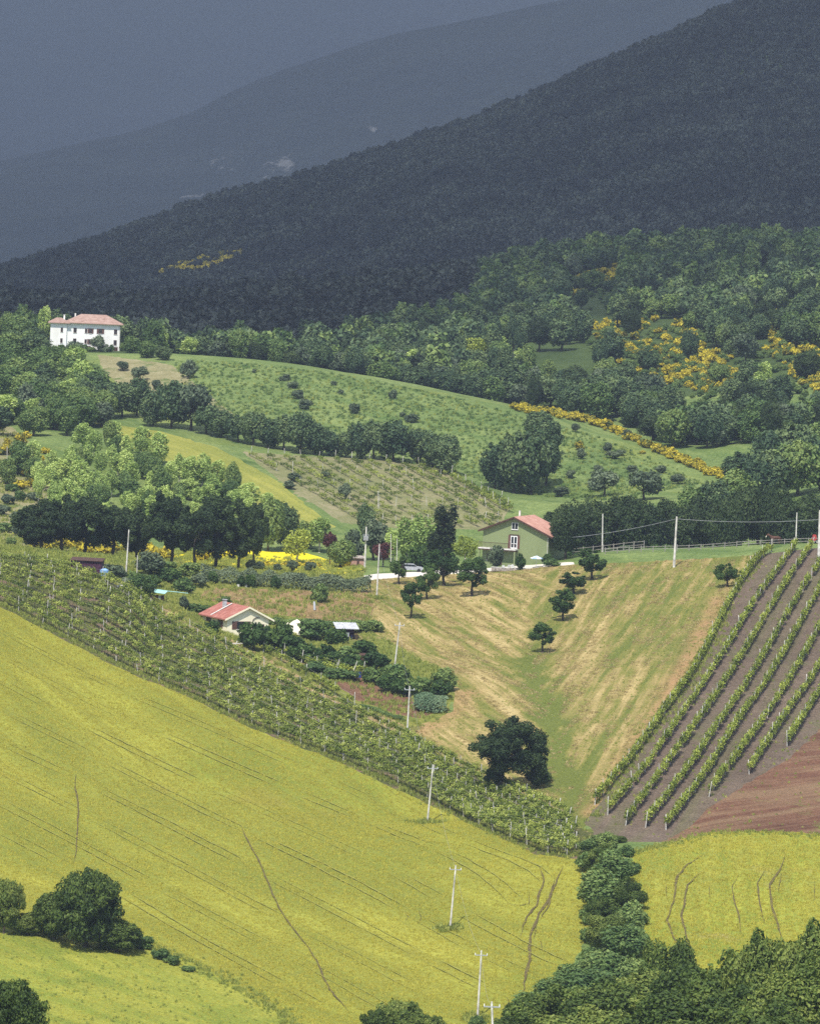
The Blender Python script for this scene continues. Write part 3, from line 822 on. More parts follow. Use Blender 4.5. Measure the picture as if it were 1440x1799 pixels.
def _icosphere():
    t = (1 + 5 ** .5) / 2
    v = np.array([(-1,t,0),(1,t,0),(-1,-t,0),(1,-t,0),(0,-1,t),(0,1,t),(0,-1,-t),(0,1,-t),(t,0,-1),(t,0,1),(-t,0,-1),(-t,0,1)], float)
    v /= np.linalg.norm(v[0])
    f = np.array([(0,11,5),(0,5,1),(0,1,7),(0,7,10),(0,10,11),(1,5,9),(5,11,4),(11,10,2),(10,7,6),(7,1,8),(3,9,4),(3,4,2),(3,2,6),(3,6,8),(3,8,9),(4,9,5),(2,4,11),(6,2,10),(8,6,7),(9,8,1)])
    return v, f
_ico = _icosphere()

def trunk(name, seed, h, r, C, LR, mat, limbs=5, lean=(0, 0)):
    rg = random.Random(seed); mb = MB()
    top = Vector((lean[0], lean[1], h))
    mid = Vector((lean[0] * .3 + rg.uniform(-.06, .06) * h, lean[1] * .3 + rg.uniform(-.06, .06) * h, h * .5))
    mb.path([Vector((0, 0, -.5)), Vector((0, 0, .25)), mid, top], [r * 1.45, r * 1.05, r * .85, r * .6], 8)
    order = sorted(range(len(C)), key=lambda k: rg.random())[:limbs]
    for k in order:
        c = Vector(C[k]); s = mid.lerp(top, rg.uniform(.2, 1))
        m2 = s.lerp(c, .5) + Vector((0, 0, -.08 * (c - s).length))
        mb.path([s, m2, c], [r * .5, r * .33, r * .12], 6)
    return mb.mesh(name, mat, True)

PROTO = {}
def tree_kind(kind, n, rad, zc, th, tr, lobes, leaves, size, mat, bark=None, seed=0, **kw):
    L = []
    for k in range(n):
        s = seed * 100 + k
        rg = random.Random(s)
        rr = (rad[0] * rg.uniform(.88, 1.12), rad[1] * rg.uniform(.88, 1.12), rad[2] * rg.uniform(.9, 1.1))
        cm, C, LR = crown(kind + '_crown', s, rr, zc, lobes, leaves, size, mat, **kw)
        tm = trunk(kind + '_trunk', s, th, tr, C, LR, bark or m_bark)
        hh = zc + rr[2]
        L.append((cm, tm, max(v.co.z for v in cm.vertices), (max(v.co.x for v in cm.vertices) - min(v.co.x for v in cm.vertices))))
    PROTO[kind] = L
# kind, variants, crown radii, crown centre height, trunk height, trunk radius ...
tree_kind('oak', 4, (4.4,4.4,4.0), 5.2, 4.2, .30, 30, 13000, .28, L_oak, seed=1)
tree_kind('wood', 6, (3.5,3.5,4.3), 4.3, 4.0, .22, 22, 5200, .38, L_wood, seed=2)
tree_kind('mixed', 5, (3.3,3.3,4.2), 4.2, 3.6, .22, 22, 6000, .33, L_mix, seed=3)
tree_kind('pale', 5, (2.3,2.3,4.2), 5.4, 5.0, .16, 26, 4200, .30, L_pale, m_barkp, seed=4, lobe_r=(.22,.36), spread=.75, fill=.6, outward=.4, core=False)
tree_kind('near', 4, (4.2,4.2,4.6), 4.6, 4.4, .26, 44, 30000, .21, L_near, seed=5, lobe_r=(.20,.34), spread=.72, sprays=6)
tree_kind('orchard', 6, (1.8,1.8,1.75), 2.9, 2.0, .15, 12, 3400, .17, L_orch, seed=6, lobe_r=(.20,.38), spread=.82, sprays=8)
tree_kind('olive', 4, (2.2,2.2,2.2), 2.6, 2.0, .15, 14, 2200, .28, L_olive, seed=7)
tree_kind('cypress', 2, (1.9,1.9,4.8), 5.4, 5.0, .2, 26, 4200, .28, L_cyp, seed=8, shape='column', lobe_r=(.30,.45))
tree_kind('plum', 2, (2.2,2.0,2.2), 3.4, 2.6, .15, 12, 2400, .25, L_red, seed=9)
tree_kind('yellowgreen', 3, (2.6,2.4,3.0), 3.8, 3.2, .15, 16, 3400, .26, L_yel, m_barkp, seed=10, fill=.6, core=False, outward=.4)
tree_kind('shrub', 5, (1.6,1.6,1.25), 1.05, .7, .08, 11, 1700, .22, L_mix, seed=11, flat=.9)
tree_kind('darkshrub', 4, (1.6,1.6,1.3), 1.05, .7, .08, 11, 1900, .22, L_orch, seed=12, flat=.9)
tree_kind('greyshrub', 4, (1.6,1.6,1.2), 1.0, .7, .08, 10, 1300, .26, L_olive, seed=13, flat=.9)
tree_kind('bigbush', 3, (5.2,4.6,4.2), 3.7, 3.0, .3, 36, 26000, .23, L_near, seed=14, lobe_r=(.20,.40), spread=.68, sprays=34)
tree_kind('broom', 5, (1.25,1.25,.95), .75, .5, .06, 9, 420, .30, L_broom, seed=15, flat=.9)
tree_kind('tall', 3, (2.6,2.6,5.0), 5.2, 4.6, .2, 24, 5200, .33, L_wood, seed=18, lobe_r=(.24,.4))
tree_kind('oakrow', 5, (4.2,4.2,4.2), 5.4, 4.8, .26, 30, 14000, .25, L_oak, seed=19, lobe_r=(.16,.34), spread=.84)
tree_kind('farmix', 3, (3.0,3.0,3.8), 3.9, 2.5, .2, 13, 900, .7, L_mix, seed=20)
tree_kind('faroak', 2, (3.6,3.6,3.0), 3.5, 2.5, .2, 13, 900, .7, L_oak, seed=21)
tree_kind('farwood', 5, (3.3,3.3,3.3), 3.7, 2.5, .2, 13, 900, .75, L_wood, seed=16)
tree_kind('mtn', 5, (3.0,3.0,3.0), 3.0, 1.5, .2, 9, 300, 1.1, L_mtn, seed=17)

NAMES = {'tall':'woodland_tree','oakrow':'oak_tree','farmix':'woodland_tree','faroak':'woodland_tree','oak':'oak_tree','wood':'woodland_tree','mixed':'leafy_tree','pale':'pale_tree','near':'leafy_tree','orchard':'orchard_tree','olive':'olive_tree',
 'cypress':'conifer_tree','plum':'plum_tree','yellowgreen':'young_tree','shrub':'shrub','darkshrub':'shrub','greyshrub':'shrub','bigbush':'bush','broom':'broom_shrub','farwood':'woodland_tree'}
def plant(kind, pos, height, width=None, label=None, group=None, cat=None, rz=None, variant=None, trunk_on=True):
    L = PROTO[kind]; k = random.randrange(len(L)) if variant is None else variant
    cm, tm, hh, ww = L[k]
    sz = height / hh; sx = sz if width is None else width / ww
    e = empty(NAMES[kind], Vector(pos) - Vector((0, 0, .1)), random.uniform(0, 6.28) if rz is None else rz,
              label, cat or ('shrub' if NAMES[kind] in ('shrub', 'broom_shrub') else 'bush' if kind == 'bigbush' else 'tree'), group, (sx, sx, sz))
    link('crown' if 'shrub' not in NAMES[kind] else 'foliage', cm, e)
    link('trunk' if 'shrub' not in NAMES[kind] else 'stem', tm, e)
    return e

def tree_px(kind, bx, by, top=None, width=None, label=None, group=None, d=None, **kw):
    """tree whose foot shows at pixel (bx, by); top = pixel row of its top, width in pixels"""
    p = hit(bx, by) if d is None else ground(bx, d)
    ppm = F / p.y
    h = (by - top) / ppm if d is None else (at(bx, top, d).z - p.z)
    return plant(kind, p, max(h, .6), None if width is None else width / ppm, label, group, **kw)

def gn_stuff(name, kinds_meshes, P, rz, scl, label, cat):
    """many alike plants as one object: points that carry instances"""
    pc = bpy.data.collections.new(name + '_sources')
    for k, (me) in enumerate(kinds_meshes):
        pc.objects.link(bpy.data.objects.new(f'{name}_source_{k:02d}', me))
    P = np.asarray(P, float); n = len(P)
    me = bpy.data.meshes.new(name); me.vertices.add(n); me.vertices.foreach_set('co', P.ravel())
    a = me.attributes.new('scl', 'FLOAT_VECTOR', 'POINT'); a.data.foreach_set('vector', np.asarray(scl, np.float32).ravel())
    r3 = np.zeros((n, 3), np.float32); r3[:, 2] = rz
    a = me.attributes.new('rot', 'FLOAT_VECTOR', 'POINT'); a.data.foreach_set('vector', r3.ravel())
    a = me.attributes.new('idx', 'INT', 'POINT'); a.data.foreach_set('value', rng.integers(0, len(kinds_meshes), n).astype(np.int32))
    o = link(name, me)
    g = bpy.data.node_groups.new(name, 'GeometryNodeTree')
    g.interface.new_socket('Geometry', in_out='INPUT', socket_type='NodeSocketGeometry')
    g.interface.new_socket('Geometry', in_out='OUTPUT', socket_type='NodeSocketGeometry')
    gi = g.nodes.new('NodeGroupInput'); go = g.nodes.new('NodeGroupOutput')
    ip = g.nodes.new('GeometryNodeInstanceOnPoints'); ci = g.nodes.new('GeometryNodeCollectionInfo')
    ci.inputs['Collection'].default_value = pc; ci.inputs['Separate Children'].default_value = True; ci.inputs['Reset Children'].default_value = True
    def na(nm, ty):
        x = g.nodes.new('GeometryNodeInputNamedAttribute'); x.data_type = ty; x.inputs['Name'].default_value = nm
        return next(s for s in x.outputs if s.enabled and s.name == 'Attribute')
    lk = g.links.new
    lk(gi.outputs[0], ip.inputs['Points']); lk(ci.outputs[0], ip.inputs['Instance']); ip.inputs['Pick Instance'].default_value = True
    lk(na('idx', 'INT'), ip.inputs['Instance Index']); lk(na('rot', 'FLOAT_VECTOR'), ip.inputs['Rotation']); lk(na('scl', 'FLOAT_VECTOR'), ip.inputs['Scale'])
    lk(ip.outputs[0], go.inputs[0])
    md = o.modifiers.new('instances', 'NODES'); md.node_group = g
    return tag(o, label, cat, kind='stuff')

# ---- the mountain forest: thousands of crowns read as one mass
def jitter_grid(x0, x1, y0, y1, s):
    gx, gy = np.meshgrid(np.arange(x0, x1, s), np.arange(y0, y1, s))
    gx = gx.ravel() + rng.uniform(-.45, .45, gx.size) * s; gy = gy.ravel() + rng.uniform(-.45, .45, gy.size) * s
    return gx, gy
def in_view(x, y, z, m=90):
    a, b = project(np.stack([x, y, z], 1)); return (a > -m) & (a < 1439 + m) & (b < 1900)
gx, gy = jitter_grid(-420, 420, 1900, 3900, 6.6)
gz = H(gx, gy); k = in_view(gx, gy, gz, 120); gx, gy, gz = gx[k], gy[k], gz[k]
BRG = [(270,500),(300,478),(350,462),(432,446),(430,456),(370,478),(310,498)]
ppx, ppy = project(np.stack([gx, gy, gz], 1))
clear = inpoly(ppx, ppy, BRG) & (rng.random(len(gx)) < .7)
mx, my, mz = gx[clear], gy[clear], gz[clear]
gx, gy, gz = gx[~clear], gy[~clear], gz[~clear]
s = rng.uniform(.75, 1.35, len(gx)) * (.85 + .5 * vnoise(gx / 60, gy / 60))
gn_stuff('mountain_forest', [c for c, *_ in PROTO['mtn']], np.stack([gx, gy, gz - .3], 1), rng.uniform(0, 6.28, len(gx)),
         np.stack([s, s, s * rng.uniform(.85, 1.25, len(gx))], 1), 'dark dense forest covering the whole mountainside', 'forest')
if len(mx):
    s = rng.uniform(2.4, 3.6, len(mx))
    gn_stuff('mountain_broom', [c for c, *_ in PROTO['broom']], np.stack([mx, my, mz], 1), rng.uniform(0, 6.28, len(mx)), np.stack([s, s, s * 1.2], 1),
             'yellow flowering broom patch on the dark mountainside', 'broom')

# ---- wood on the hill behind the meadow
DL = [(903,704),(940,712),(985,726),(1050,742),(1110,766),(1135,778),(1160,788),(1200,805),(1240,822),(1275,838)]
def crest_y(x, y):                              # first row at or below y that still lies on the near meadow
    while y < 900 and hit(x, y).y > 1195: y += 1.5
    return y
DL = [(x, crest_y(x, y) + 3) for x, y in DL]
BRM = {'A': [(992,505),(1040,480),(1092,470),(1090,492),(1045,512),(1005,528)],
       'B': [(1018,570),(1110,562),(1205,565),(1245,605),(1300,640),(1312,672),(1240,690),(1150,672),(1090,640),(1060,605)],
       'C': [(1308,545),(1380,532),(1460,535),(1460,700),(1410,690),(1370,640),(1318,600)]}
CLEAR = [(870,600),(930,585),(1000,600),(1050,640),(1000,650),(900,625)]
WOODPOLY = hits(*np.array([(885,712),(980,738),(1060,758),(1120,778),(1180,800),(1255,845),(1300,890),(1600,890)]).T)[:, :2]
gx, gy = jitter_grid(-190, 210, 1100, 1900, 6.4)
gz = H(gx, gy)
xr = np.interp(gy, WOODPOLY[::-1, 1], WOODPOLY[::-1, 0]) if WOODPOLY[0, 1] > WOODPOLY[-1, 1] else np.interp(gy, WOODPOLY[:, 1], WOODPOLY[:, 0])
qx, qy = project(np.stack([gx, gy, gz], 1))
crest_ok = (gy > 1238) & ~((qx < 560) & (gy < 1262))
keep = in_view(gx, gy, gz, 60) & (crest_ok | ((gx > xr + 3) & (qx > 890)))
_dl = np.array(DL); keep &= (gy > 1238) | (qy < np.interp(qx, _dl[:, 0], _dl[:, 1]) - 7) | (qx > 1285)
keep &= ~((gx > -115) & (gx < -70) & (gy < 1262))
for poly, ext in [(BRM['A'], 66), (BRM['B'], 58), (BRM['C'], 58), (CLEAR, 40)]:
    c = np.zeros(len(gx), bool)
    for dy in np.linspace(-2, ext, 9): c |= inpoly(qx, qy - dy, poly)
    keep &= ~(c & (rng.random(len(gx)) < .93))
gx, gy, gz, qx, qy = gx[keep], gy[keep], gz[keep], qx[keep], qy[keep]
# which ones are near enough / uncovered enough to be individuals: the frontmost per image column band
order = np.argsort(gy)
cover = np.full(1600, 9999.0); score = np.zeros(len(gx))
for i in order:
    c = int(np.clip(qx[i] + 60, 0, 1559)); h = 8.5 * F / gy[i]; w = int(3 * F / gy[i])
    top = qy[i] - h; seg = cover[max(0, c - w):c + w]
    vis = np.clip(seg.mean() - top, 0, h) if seg.mean() < 9000 else h
    score[i] = vis * w if 0 <= qx[i] < 1440 else 0
    cover[max(0, c - w):c + w] = np.minimum(seg, top + h * .12)
big = np.argsort(-score)[:285]
isbig = np.zeros(len(gx), bool); isbig[big] = True
WL = ['leafy tree of the dense wood beyond the green meadow', 'leafy tree of the dense wood on the hill above the broom']
for i in np.flatnonzero(isbig):
    right = qx[i] > 880
    kd = random.choices(['wood','mixed','tall','oak','olive','pale'], [.42,.2,.14,.12,.06,.06])[0]
    plant(kd, (gx[i], gy[i], gz[i]), random.uniform(5.5, 10.5) * (1.12 if kd == 'tall' else 1), random.uniform(5.0, 9.5) * (.75 if kd in ('tall', 'pale') else 1),
          WL[1 if right else 0], 'wood trees on the broom hill' if right else 'wood trees behind the meadow')
rest = ~isbig
dim = rest & (gy > np.interp(qx, [0, 500, 800, 1000], [1330, 1380, 1500, 2500]))     # the mountain forest reaches down behind the villa
for msk, nm, src, lb in ((rest & ~dim, 'hill_wood', PROTO['farwood'] + PROTO['farmix'] + PROTO['faroak'], 'farther canopy of the wood covering the hill'),
                         (dim, 'foothill_forest', PROTO['mtn'], 'dark lower edge of the mountain forest behind the villa')):
    s = rng.uniform(.6, 1.4, msk.sum()) * (1.15 if nm == 'foothill_forest' else 1)
    gn_stuff(nm, [c for c, *_ in src], np.stack([gx, gy, gz - .2], 1)[msk], rng.uniform(0, 6.28, msk.sum()), np.stack([s, s, s * rng.uniform(.9, 1.25, msk.sum())], 1), lb, 'wood')

# ---- broom in flower on the hill
n_br = 0
def broom_fill(poly, n, label, group, smin=1.7, smax=2.9, d=None):
    poly = np.array(poly, float); got = 0; tries = 0
    while got < n and tries < n * 40:
        tries += 1
        x = random.uniform(poly[:, 0].min(), poly[:, 0].max()); y = random.uniform(poly[:, 1].min(), poly[:, 1].max())
        if not inpoly(np.array([x]), np.array([y]), poly)[0]: continue
        p = hit(x, y); h = random.uniform(smin, smax)
        plant('broom', p, h, h * random.uniform(1.0, 1.6), label, group); got += 1
broom_fill(BRM['A'], 24, 'yellow broom shrub in the small upper patch of the wood', 'broom in the upper clearing', 2.4, 3.6)
broom_fill(BRM['B'], 85, 'yellow broom shrub in the broad middle clearing of the wood', 'broom in the middle clearing')
broom_fill(BRM['C'], 55, 'yellow broom shrub in the clearing at the right edge', 'broom in the right clearing')
dl = densify(DL, 8.0)
for k, (x, y) in enumerate(dl):
    t = k / len(dl)
    for j in range(1 if t < .55 else 2):
        p = hit(x + random.uniform(-5, 5), y + random.uniform(-3, 4 + 16 * max(0, t - .5)))
        h = random.uniform(1.2, 2.1); plant('broom', p, h, h * random.uniform(1.2, 1.7), 'yellow broom shrub in the line along the meadow edge', 'broom line beside the meadow')
P = []
for poly, n in ((BRM['A'], 25), (BRM['B'], 150), (BRM['C'], 120)):
    pl = np.array(poly, float); got = 0
    while got < n:
        x = random.uniform(pl[:, 0].min(), pl[:, 0].max()); y = random.uniform(pl[:, 1].min(), pl[:, 1].max())
        if inpoly(np.array([x]), np.array([y]), pl)[0] and vnoise(np.array([x / 22.]), np.array([y / 14.]))[0] > .38: P.append(tuple(hit(x, y))); got += 1
for x, y in densify(DL, 5):
    P.append(tuple(hit(x + random.uniform(-8, 8), y + random.uniform(-2, 6))))
P = np.array(P); s = rng.uniform(.6, 1.3, len(P))
gn_stuff('broom_thicket', [c for c, *_ in PROTO['broom']], P, rng.uniform(0, 6.28, len(P)), np.stack([s, s, s], 1), 'smaller yellow broom filling the clearings of the wood', 'broom')
# low green scrub filling the clearings around the broom
for nm, poly, n in (('B', BRM['B'], 60), ('C', BRM['C'], 40), ('A', BRM['A'], 10)):
    P = []; pl = np.array(poly, float)
    while len(P) < n * 4:
        x = random.uniform(pl[:, 0].min(), pl[:, 0].max()); y = random.uniform(pl[:, 1].min(), pl[:, 1].max() + 36)
        if inpoly(np.array([x]), np.array([y]), pl)[0] or inpoly(np.array([x]), np.array([y - 30]), pl)[0]: P.append(hit(x, y))
    P = np.array([tuple(p) for p in P]); s = rng.uniform(.5, 1.05, len(P))
    gn_stuff('clearing_scrub', [c for c, *_ in PROTO['shrub']], P, rng.uniform(0, 6.28, len(P)), np.stack([s, s, s], 1), 'low green scrub between the broom shrubs', 'scrub')
# ---- tree belt below the meadow
G = 'trees of the belt below the meadow'
BELT = [(185,735,672,44),(214,732,672,46),(240,730,662,50),(268,748,690,44),(300,752,668,58),(335,756,672,62),(362,762,712,46),(388,768,720,44),(418,776,730,46),
 (444,782,722,50),(470,786,735,44),(498,790,728,52),(526,796,722,58),(552,798,742,48),(578,800,756,40),(606,803,758,38),(632,805,742,46),(656,806,738,52),(690,810,738,58),
 (732,814,752,46),(758,820,758,48),(782,832,762,54)]
for k, (x, y, t, w) in enumerate(BELT):
    tree_px('olive' if x == 335 else 'wood', x, y, t - 4, w * 1.15, f'dark tree in the belt below the meadow, {ORDS[k]} from the left', G)
for k, (x, y, t, w) in enumerate([(868,858,775,54),(902,866,752,64),(932,868,742,66),(958,852,770,50),(945,770,718,50),(962,800,735,50)]):
    tree_px('wood', x, y, t, w * 1.1, ['leftmost dark tree', 'second dark tree from the left', 'tallest dark tree', 'rightmost low dark tree', 'uppermost dark tree', 'upper right dark tree'][k] + ' of the clump below the meadow', 'clump below the meadow')
for x, y, t, w, lb in [(330,664,628,38,'round dark bush at the top left of the green meadow'),(690,700,682,20,'round grey bush highest in the middle of the meadow'),
     (623,726,706,24,'rounded dark bush left of centre in the meadow'),(597,692,682,16,'small flat bush left of the highest meadow bush'),(587,676,667,14,'tiniest bush near the top of the meadow'),
     (722,742,724,32,'wide low bush near the belt in the meadow'),(706,732,722,14,'tiny bush just left of the wide low meadow bush'),(590,640,630,14,'small bush on the meadow crest'),
     (500,668,655,20,'uppermost bush of the diagonal line on the meadow'),(512,682,668,24,'second bush down the diagonal line on the meadow'),(524,700,682,30,'third bush down the diagonal line on the meadow'),(538,720,698,32,'lowest bush of the diagonal line on the meadow'),
     (445,654,646,12,'tiny lone bush on the left of the meadow')]:
    tree_px('greyshrub', x, y, t, w, lb)
for x, y, t, w in [(1020,806,785,22),(1066,794,775,22),(1060,872,822,56),(1130,878,822,60),(1090,800,788,18),(1075,805,790,26),(1010,758,742,18),(1100,770,752,22),(1000,840,824,24),(985,872,852,34),(1160,830,815,26),(1190,850,830,30),(1050,830,815,20),(1110,830,815,24)]:
    tree_px('olive', x, y, t, w, 'grey green olive tree on the slope below the broom line', 'olive trees below the broom line')
tree_px('broom', 1016, 790, 772, 22, 'lone yellow broom shrub out on the meadow slope'); tree_px('broom', 1128, 796, 789, 14, 'small yellow broom shrub just under the broom line')
tree_px('yellowgreen', 832, 650, 590, 60, 'yellow green tree at the edge of the wood above the meadow')
for x, y, t, w in [(885,625,610,22),(900,612,598,18),(893,640,615,26)]:
    tree_px('greyshrub', x, y, t, w, 'grey shrub at the stony clearing of the wood', 'shrubs at the stony clearing')

# ---- left hillside wood under the villa
LW = [(10,642),(60,640),(25,668),(75,668),(110,655),(140,690),(100,690),(50,700),(10,705),(160,712),(125,720),(85,728),(40,735),(5,745),(175,745),(140,752),(100,755),(60,762),(20,640),(130,668)]
LW += [(x + random.uniform(-22, 22), y + random.uniform(-10, 14)) for x, y in LW] + [(random.uniform(-10, 190), random.uniform(650, 765)) for _ in range(16)]
for x, y in LW:
    tree_px(random.choices(['mixed','wood','pale','olive','tall'], [.45,.15,.2,.12,.08])[0], x + random.uniform(-6, 6), y + random.uniform(-4, 4), y - random.uniform(46, 66), random.uniform(46, 64), 'green tree of the hillside wood below the white villa', 'wood below the villa')
for x, y, t, w, k in [(230,620,585,34,'mixed'),(258,628,594,36,'mixed'),(285,632,605,30,'wood'),(60,606,572,40,'wood'),(20,612,576,44,'wood'),(245,668,640,30,'olive'),(215,650,632,24,'olive'),(275,690,665,26,'olive')]:
    tree_px(k, x, y, t, w, 'tree beside the white villa at the top of the slope', 'trees beside the villa')
# ---- pale feathery trees on the left
PALE = []
for r in range(8):
    for c in range(16):
        x = 50 + c * 26 + random.uniform(-16, 16) + r * 6; y = 790 + r * 18 + random.uniform(-8, 8)
        if x < 130 + r * 12 and r < 2: continue
        if y < 775 + (x - 200) * .44: continue
        PALE.append((x, y))
for x, y in PALE:
    tree_px('pale' if random.random() < .8 else 'mixed', x, y, y - random.uniform(38, 62), random.uniform(26, 40), 'pale green feathery tree of the young grove left of the hay meadow', 'pale grove on the left slope')
for x, y, t, w in [(30,835,770,42),(60,845,800,36),(12,850,800,30)]:
    tree_px('mixed', x, y, t, w, 'green tree among broom at the left edge', 'trees among the left broom')
broom_fill([(0,772),(50,762),(95,780),(80,830),(85,865),(10,862),(0,845)], 16, 'bright yellow broom shrub by the left edge above the dark oaks', 'broom at the left edge', 1.6, 2.8)
for x, y in [(20,862),(60,878),(5,905),(30,940),(60,925),(12,885),(45,900),(28,915),(8,935),(50,945),(35,880),(18,958),(70,905)]:
    tree_px('greyshrub' if random.random() < .6 else 'shrub', x, y, y - random.uniform(10, 22), random.uniform(20, 36), 'grey green shrub on the left bank beside the oaks', 'shrubs on the left bank')

# ---- dark oaks behind the left vineyard, broom showing behind their trunks
OAK = sorted([(72,872,104,842,868),(108,866,96,836,862),(148,868,104,838,862),(196,884,88,842,868),(238,886,70,846,872),(300,858,96,840,865),(342,890,80,838,864),(378,864,104,844,866),(418,872,84,846,866),(445,880,56,890,878),(60,905,70,830,866)])
for k, (x, top, w, d, _) in enumerate(OAK):
    tree_px('oakrow', x, 1000, top, w * 1.08, f'dark oak behind the left vineyard, {ORDS[k]} from the left', 'dark oaks behind the vineyard', d=d)
for k in range(32):
    x = random.uniform(40, 470); d = random.uniform(872, 900); p = ground(x, d); h = random.uniform(1.8, 3.2)
    plant('broom', p, h, h * 1.35, 'bright yellow broom shrub behind the trunks of the dark oaks', 'broom behind the oaks')
for k in range(12):
    x = 470 + k * 12.5; d = random.uniform(862, 872); p = ground(x, d); h = random.uniform(.9, 1.5)
    if 560 < x < 600: continue
    plant('broom', p, h, h * 1.6, 'low yellow broom shrub in front of the flowering field', 'low broom by the flowering field')

# ---- trees between the oaks and the green house
MID = [('mixed',470,870,60,925,'leafy tree right of the dark oaks'),('wood',500,880,44,930,'darker tree at the foot of the hay meadow'),('mixed',535,908,50,935,'green tree at the lower tip of the hay meadow'),
 ('yellowgreen',520,925,60,900,'yellow green tree behind the flowering field'),('pale',560,905,46,930,'pale green tree left of the plum tree'),
 ('plum',578,932,38,888,'dark red plum tree behind the flowering field'),('mixed',597,945,60,868,'dense dark green tree at the end of the hedge'),('olive',620,925,44,905,'olive tree beside the transformer pole'),
 ('olive',655,905,56,920,'grey olive tree behind the transformer pole'),('pale',690,925,40,915,'pale slender tree left of the willows'),('plum',672,950,40,900,'reddish shrub behind the gravel road'),
 ('pale',712,905,52,905,'pale willow with a white trunk, left one'),('pale',745,898,60,900,'pale willow with a white trunk, right one'),
 ('cypress',778,882,46,874,'tall dark conifer left of the green house'),('cypress',758,930,36,866,'shorter dark conifer beside the tall one'),
 ('yellowgreen',815,938,50,868,'yellow green tree at the left corner of the green house'),('wood',640,880,36,960,'tree at the foot of the far vineyard'),
 ('darkshrub',735,955,50,868,'dark bush at the foot of the conifers')]
for kind, x, top, w, d, lb in MID:
    tree_px(kind, x, 0, top, w, lb, d=d)
for x, y, t, w, lb in [(516,845,828,30,'dark bush upper of two in the far vineyard'),(605,878,845,26,'dark small tree in the far vineyard'),(570,838,826,18,'small bush at the top of the far vineyard'),
                       (508,858,842,28,'grey bush left of the far vineyard rows'),(750,800,790,12,'tiny bush above the far vineyard')]:
    tree_px('olive', x, y, t, w, lb)

# ---- dark trees behind the right crest
for k, (x, top, w, d) in enumerate([(985,880,60,880),(1010,872,64,892),(1040,866,66,900),(1072,864,66,905),(1105,868,64,900),(1135,874,60,900),(1165,872,64,905),(1200,880,62,905),(1235,868,66,915),(1268,872,64,900),
        (1300,850,66,915),(1330,840,70,920),(1362,850,66,910),(1395,866,70,905),(1428,856,70,910)]):
    tree_px('oak', x, 0, top, w * 1.25, f'dark tree in the row behind the rail fence, {ORDS[k]} from the left', 'dark trees behind the rail fence', d=d)
for k, (x, top, w, d) in enumerate([(1290,815,66,960),(1325,800,70,965),(1360,782,72,970),(1400,770,76,970),(1440,765,76,975),(1250,838,60,950),(1215,850,60,950),(1345,750,70,1010),(1390,735,74,1020),(1435,730,74,1030),(1300,790,60,1020)]):
    tree_px('wood' if k % 3 else 'mixed', x, 0, top, w * 1.2, f'tall green tree above the dark row on the right, {ORDS[int(np.argsort(np.argsort([1290,1325,1360,1400,1440,1250,1215,1345,1390,1435,1300]))[k])]} from the left', 'tall trees on the right slope', d=d)
tree_px('oak', 992, 0, 884, 66, 'dark tree overlapping the right end of the green house roof', d=851)
# low bushes closing the foot of that row
for k in range(26):
    x = 990 + k * 18; d = 872 + random.uniform(-4, 4); p = ground(x, d)
    plant('darkshrub', p, random.uniform(1.6, 2.6), random.uniform(2.6, 3.6), f'dark bush at the foot of the trees behind the fence, {ORDS[k]} from the left', 'bushes behind the rail fence')

# ---- orchard trees on the mown slope
ORCH = [(700,1026,974,34,'orchard tree at the left end of the road'),(721,1086,1021,47,'lowest left orchard tree on the mown slope'),(749,1053,998,42,'orchard tree below the dark conifers'),
 (779,1029,962,54,'round orchard tree just in front of the road'),(828,1047,981,52,'orchard tree below the left corner of the green house'),(1039,1018,963,46,'orchard tree nearest the rail fence'),
 (1007,1042,1003,46,'short orchard tree behind another in the right group'),(988,1090,1033,48,'forked orchard tree in the middle of the right group'),(952,1146,1092,42,'lowest orchard tree in the middle of the slope'),
 (1277,1031,989,34,'round bushy orchard tree near the right vineyard')]
for x, y, t, w, lb in ORCH: tree_px('orchard', x, y, t - 2, w * 1.12, lb)
# the lone oak, leaning crown with skirts hanging to the right
p = hit(874, 1396); ppm = F / p.y
e = empty('oak_tree', p, 0, 'lone spreading dark oak above the lower end of the left vineyard', 'tree')
cm, C, LR = crown('lone_oak_crown', 4242, (5.6,5.2,4.0), 6.9, 42, 26000, .21, L_oak, spread=.82, lobe_r=(.15,.30))
cV = np.array([v.co for v in cm.vertices]); cV[:, 0] += 1.8; cm.vertices.foreach_set('co', cV.ravel())
link('crown', cm, e)
low, C2, L2 = crown('lone_oak_skirt', 77, (2.2,2.4,1.9), 3.2, 12, 6000, .21, L_oak, spread=.7)
cV = np.array([v.co for v in low.vertices]); cV[:, 0] += 5.6; low.vertices.foreach_set('co', cV.ravel()); link('crown', low, e)
low2, C3, L3 = crown('lone_oak_tuft', 78, (1.5,1.5,1.3), 2.6, 8, 3000, .2, L_oak)
cV = np.array([v.co for v in low2.vertices]); cV[:, 0] -= .9; low2.vertices.foreach_set('co', cV.ravel()); link('crown', low2, e)
C[:, 0] += 1.8
link('trunk', trunk('lone_oak_trunk', 5, 5.4, .42, C, LR, m_bark, 9, lean=(1.0, 0)), e)
tree_px('darkshrub', 945, 1403, 1392, 14, 'small dark bush beside the lone oak')

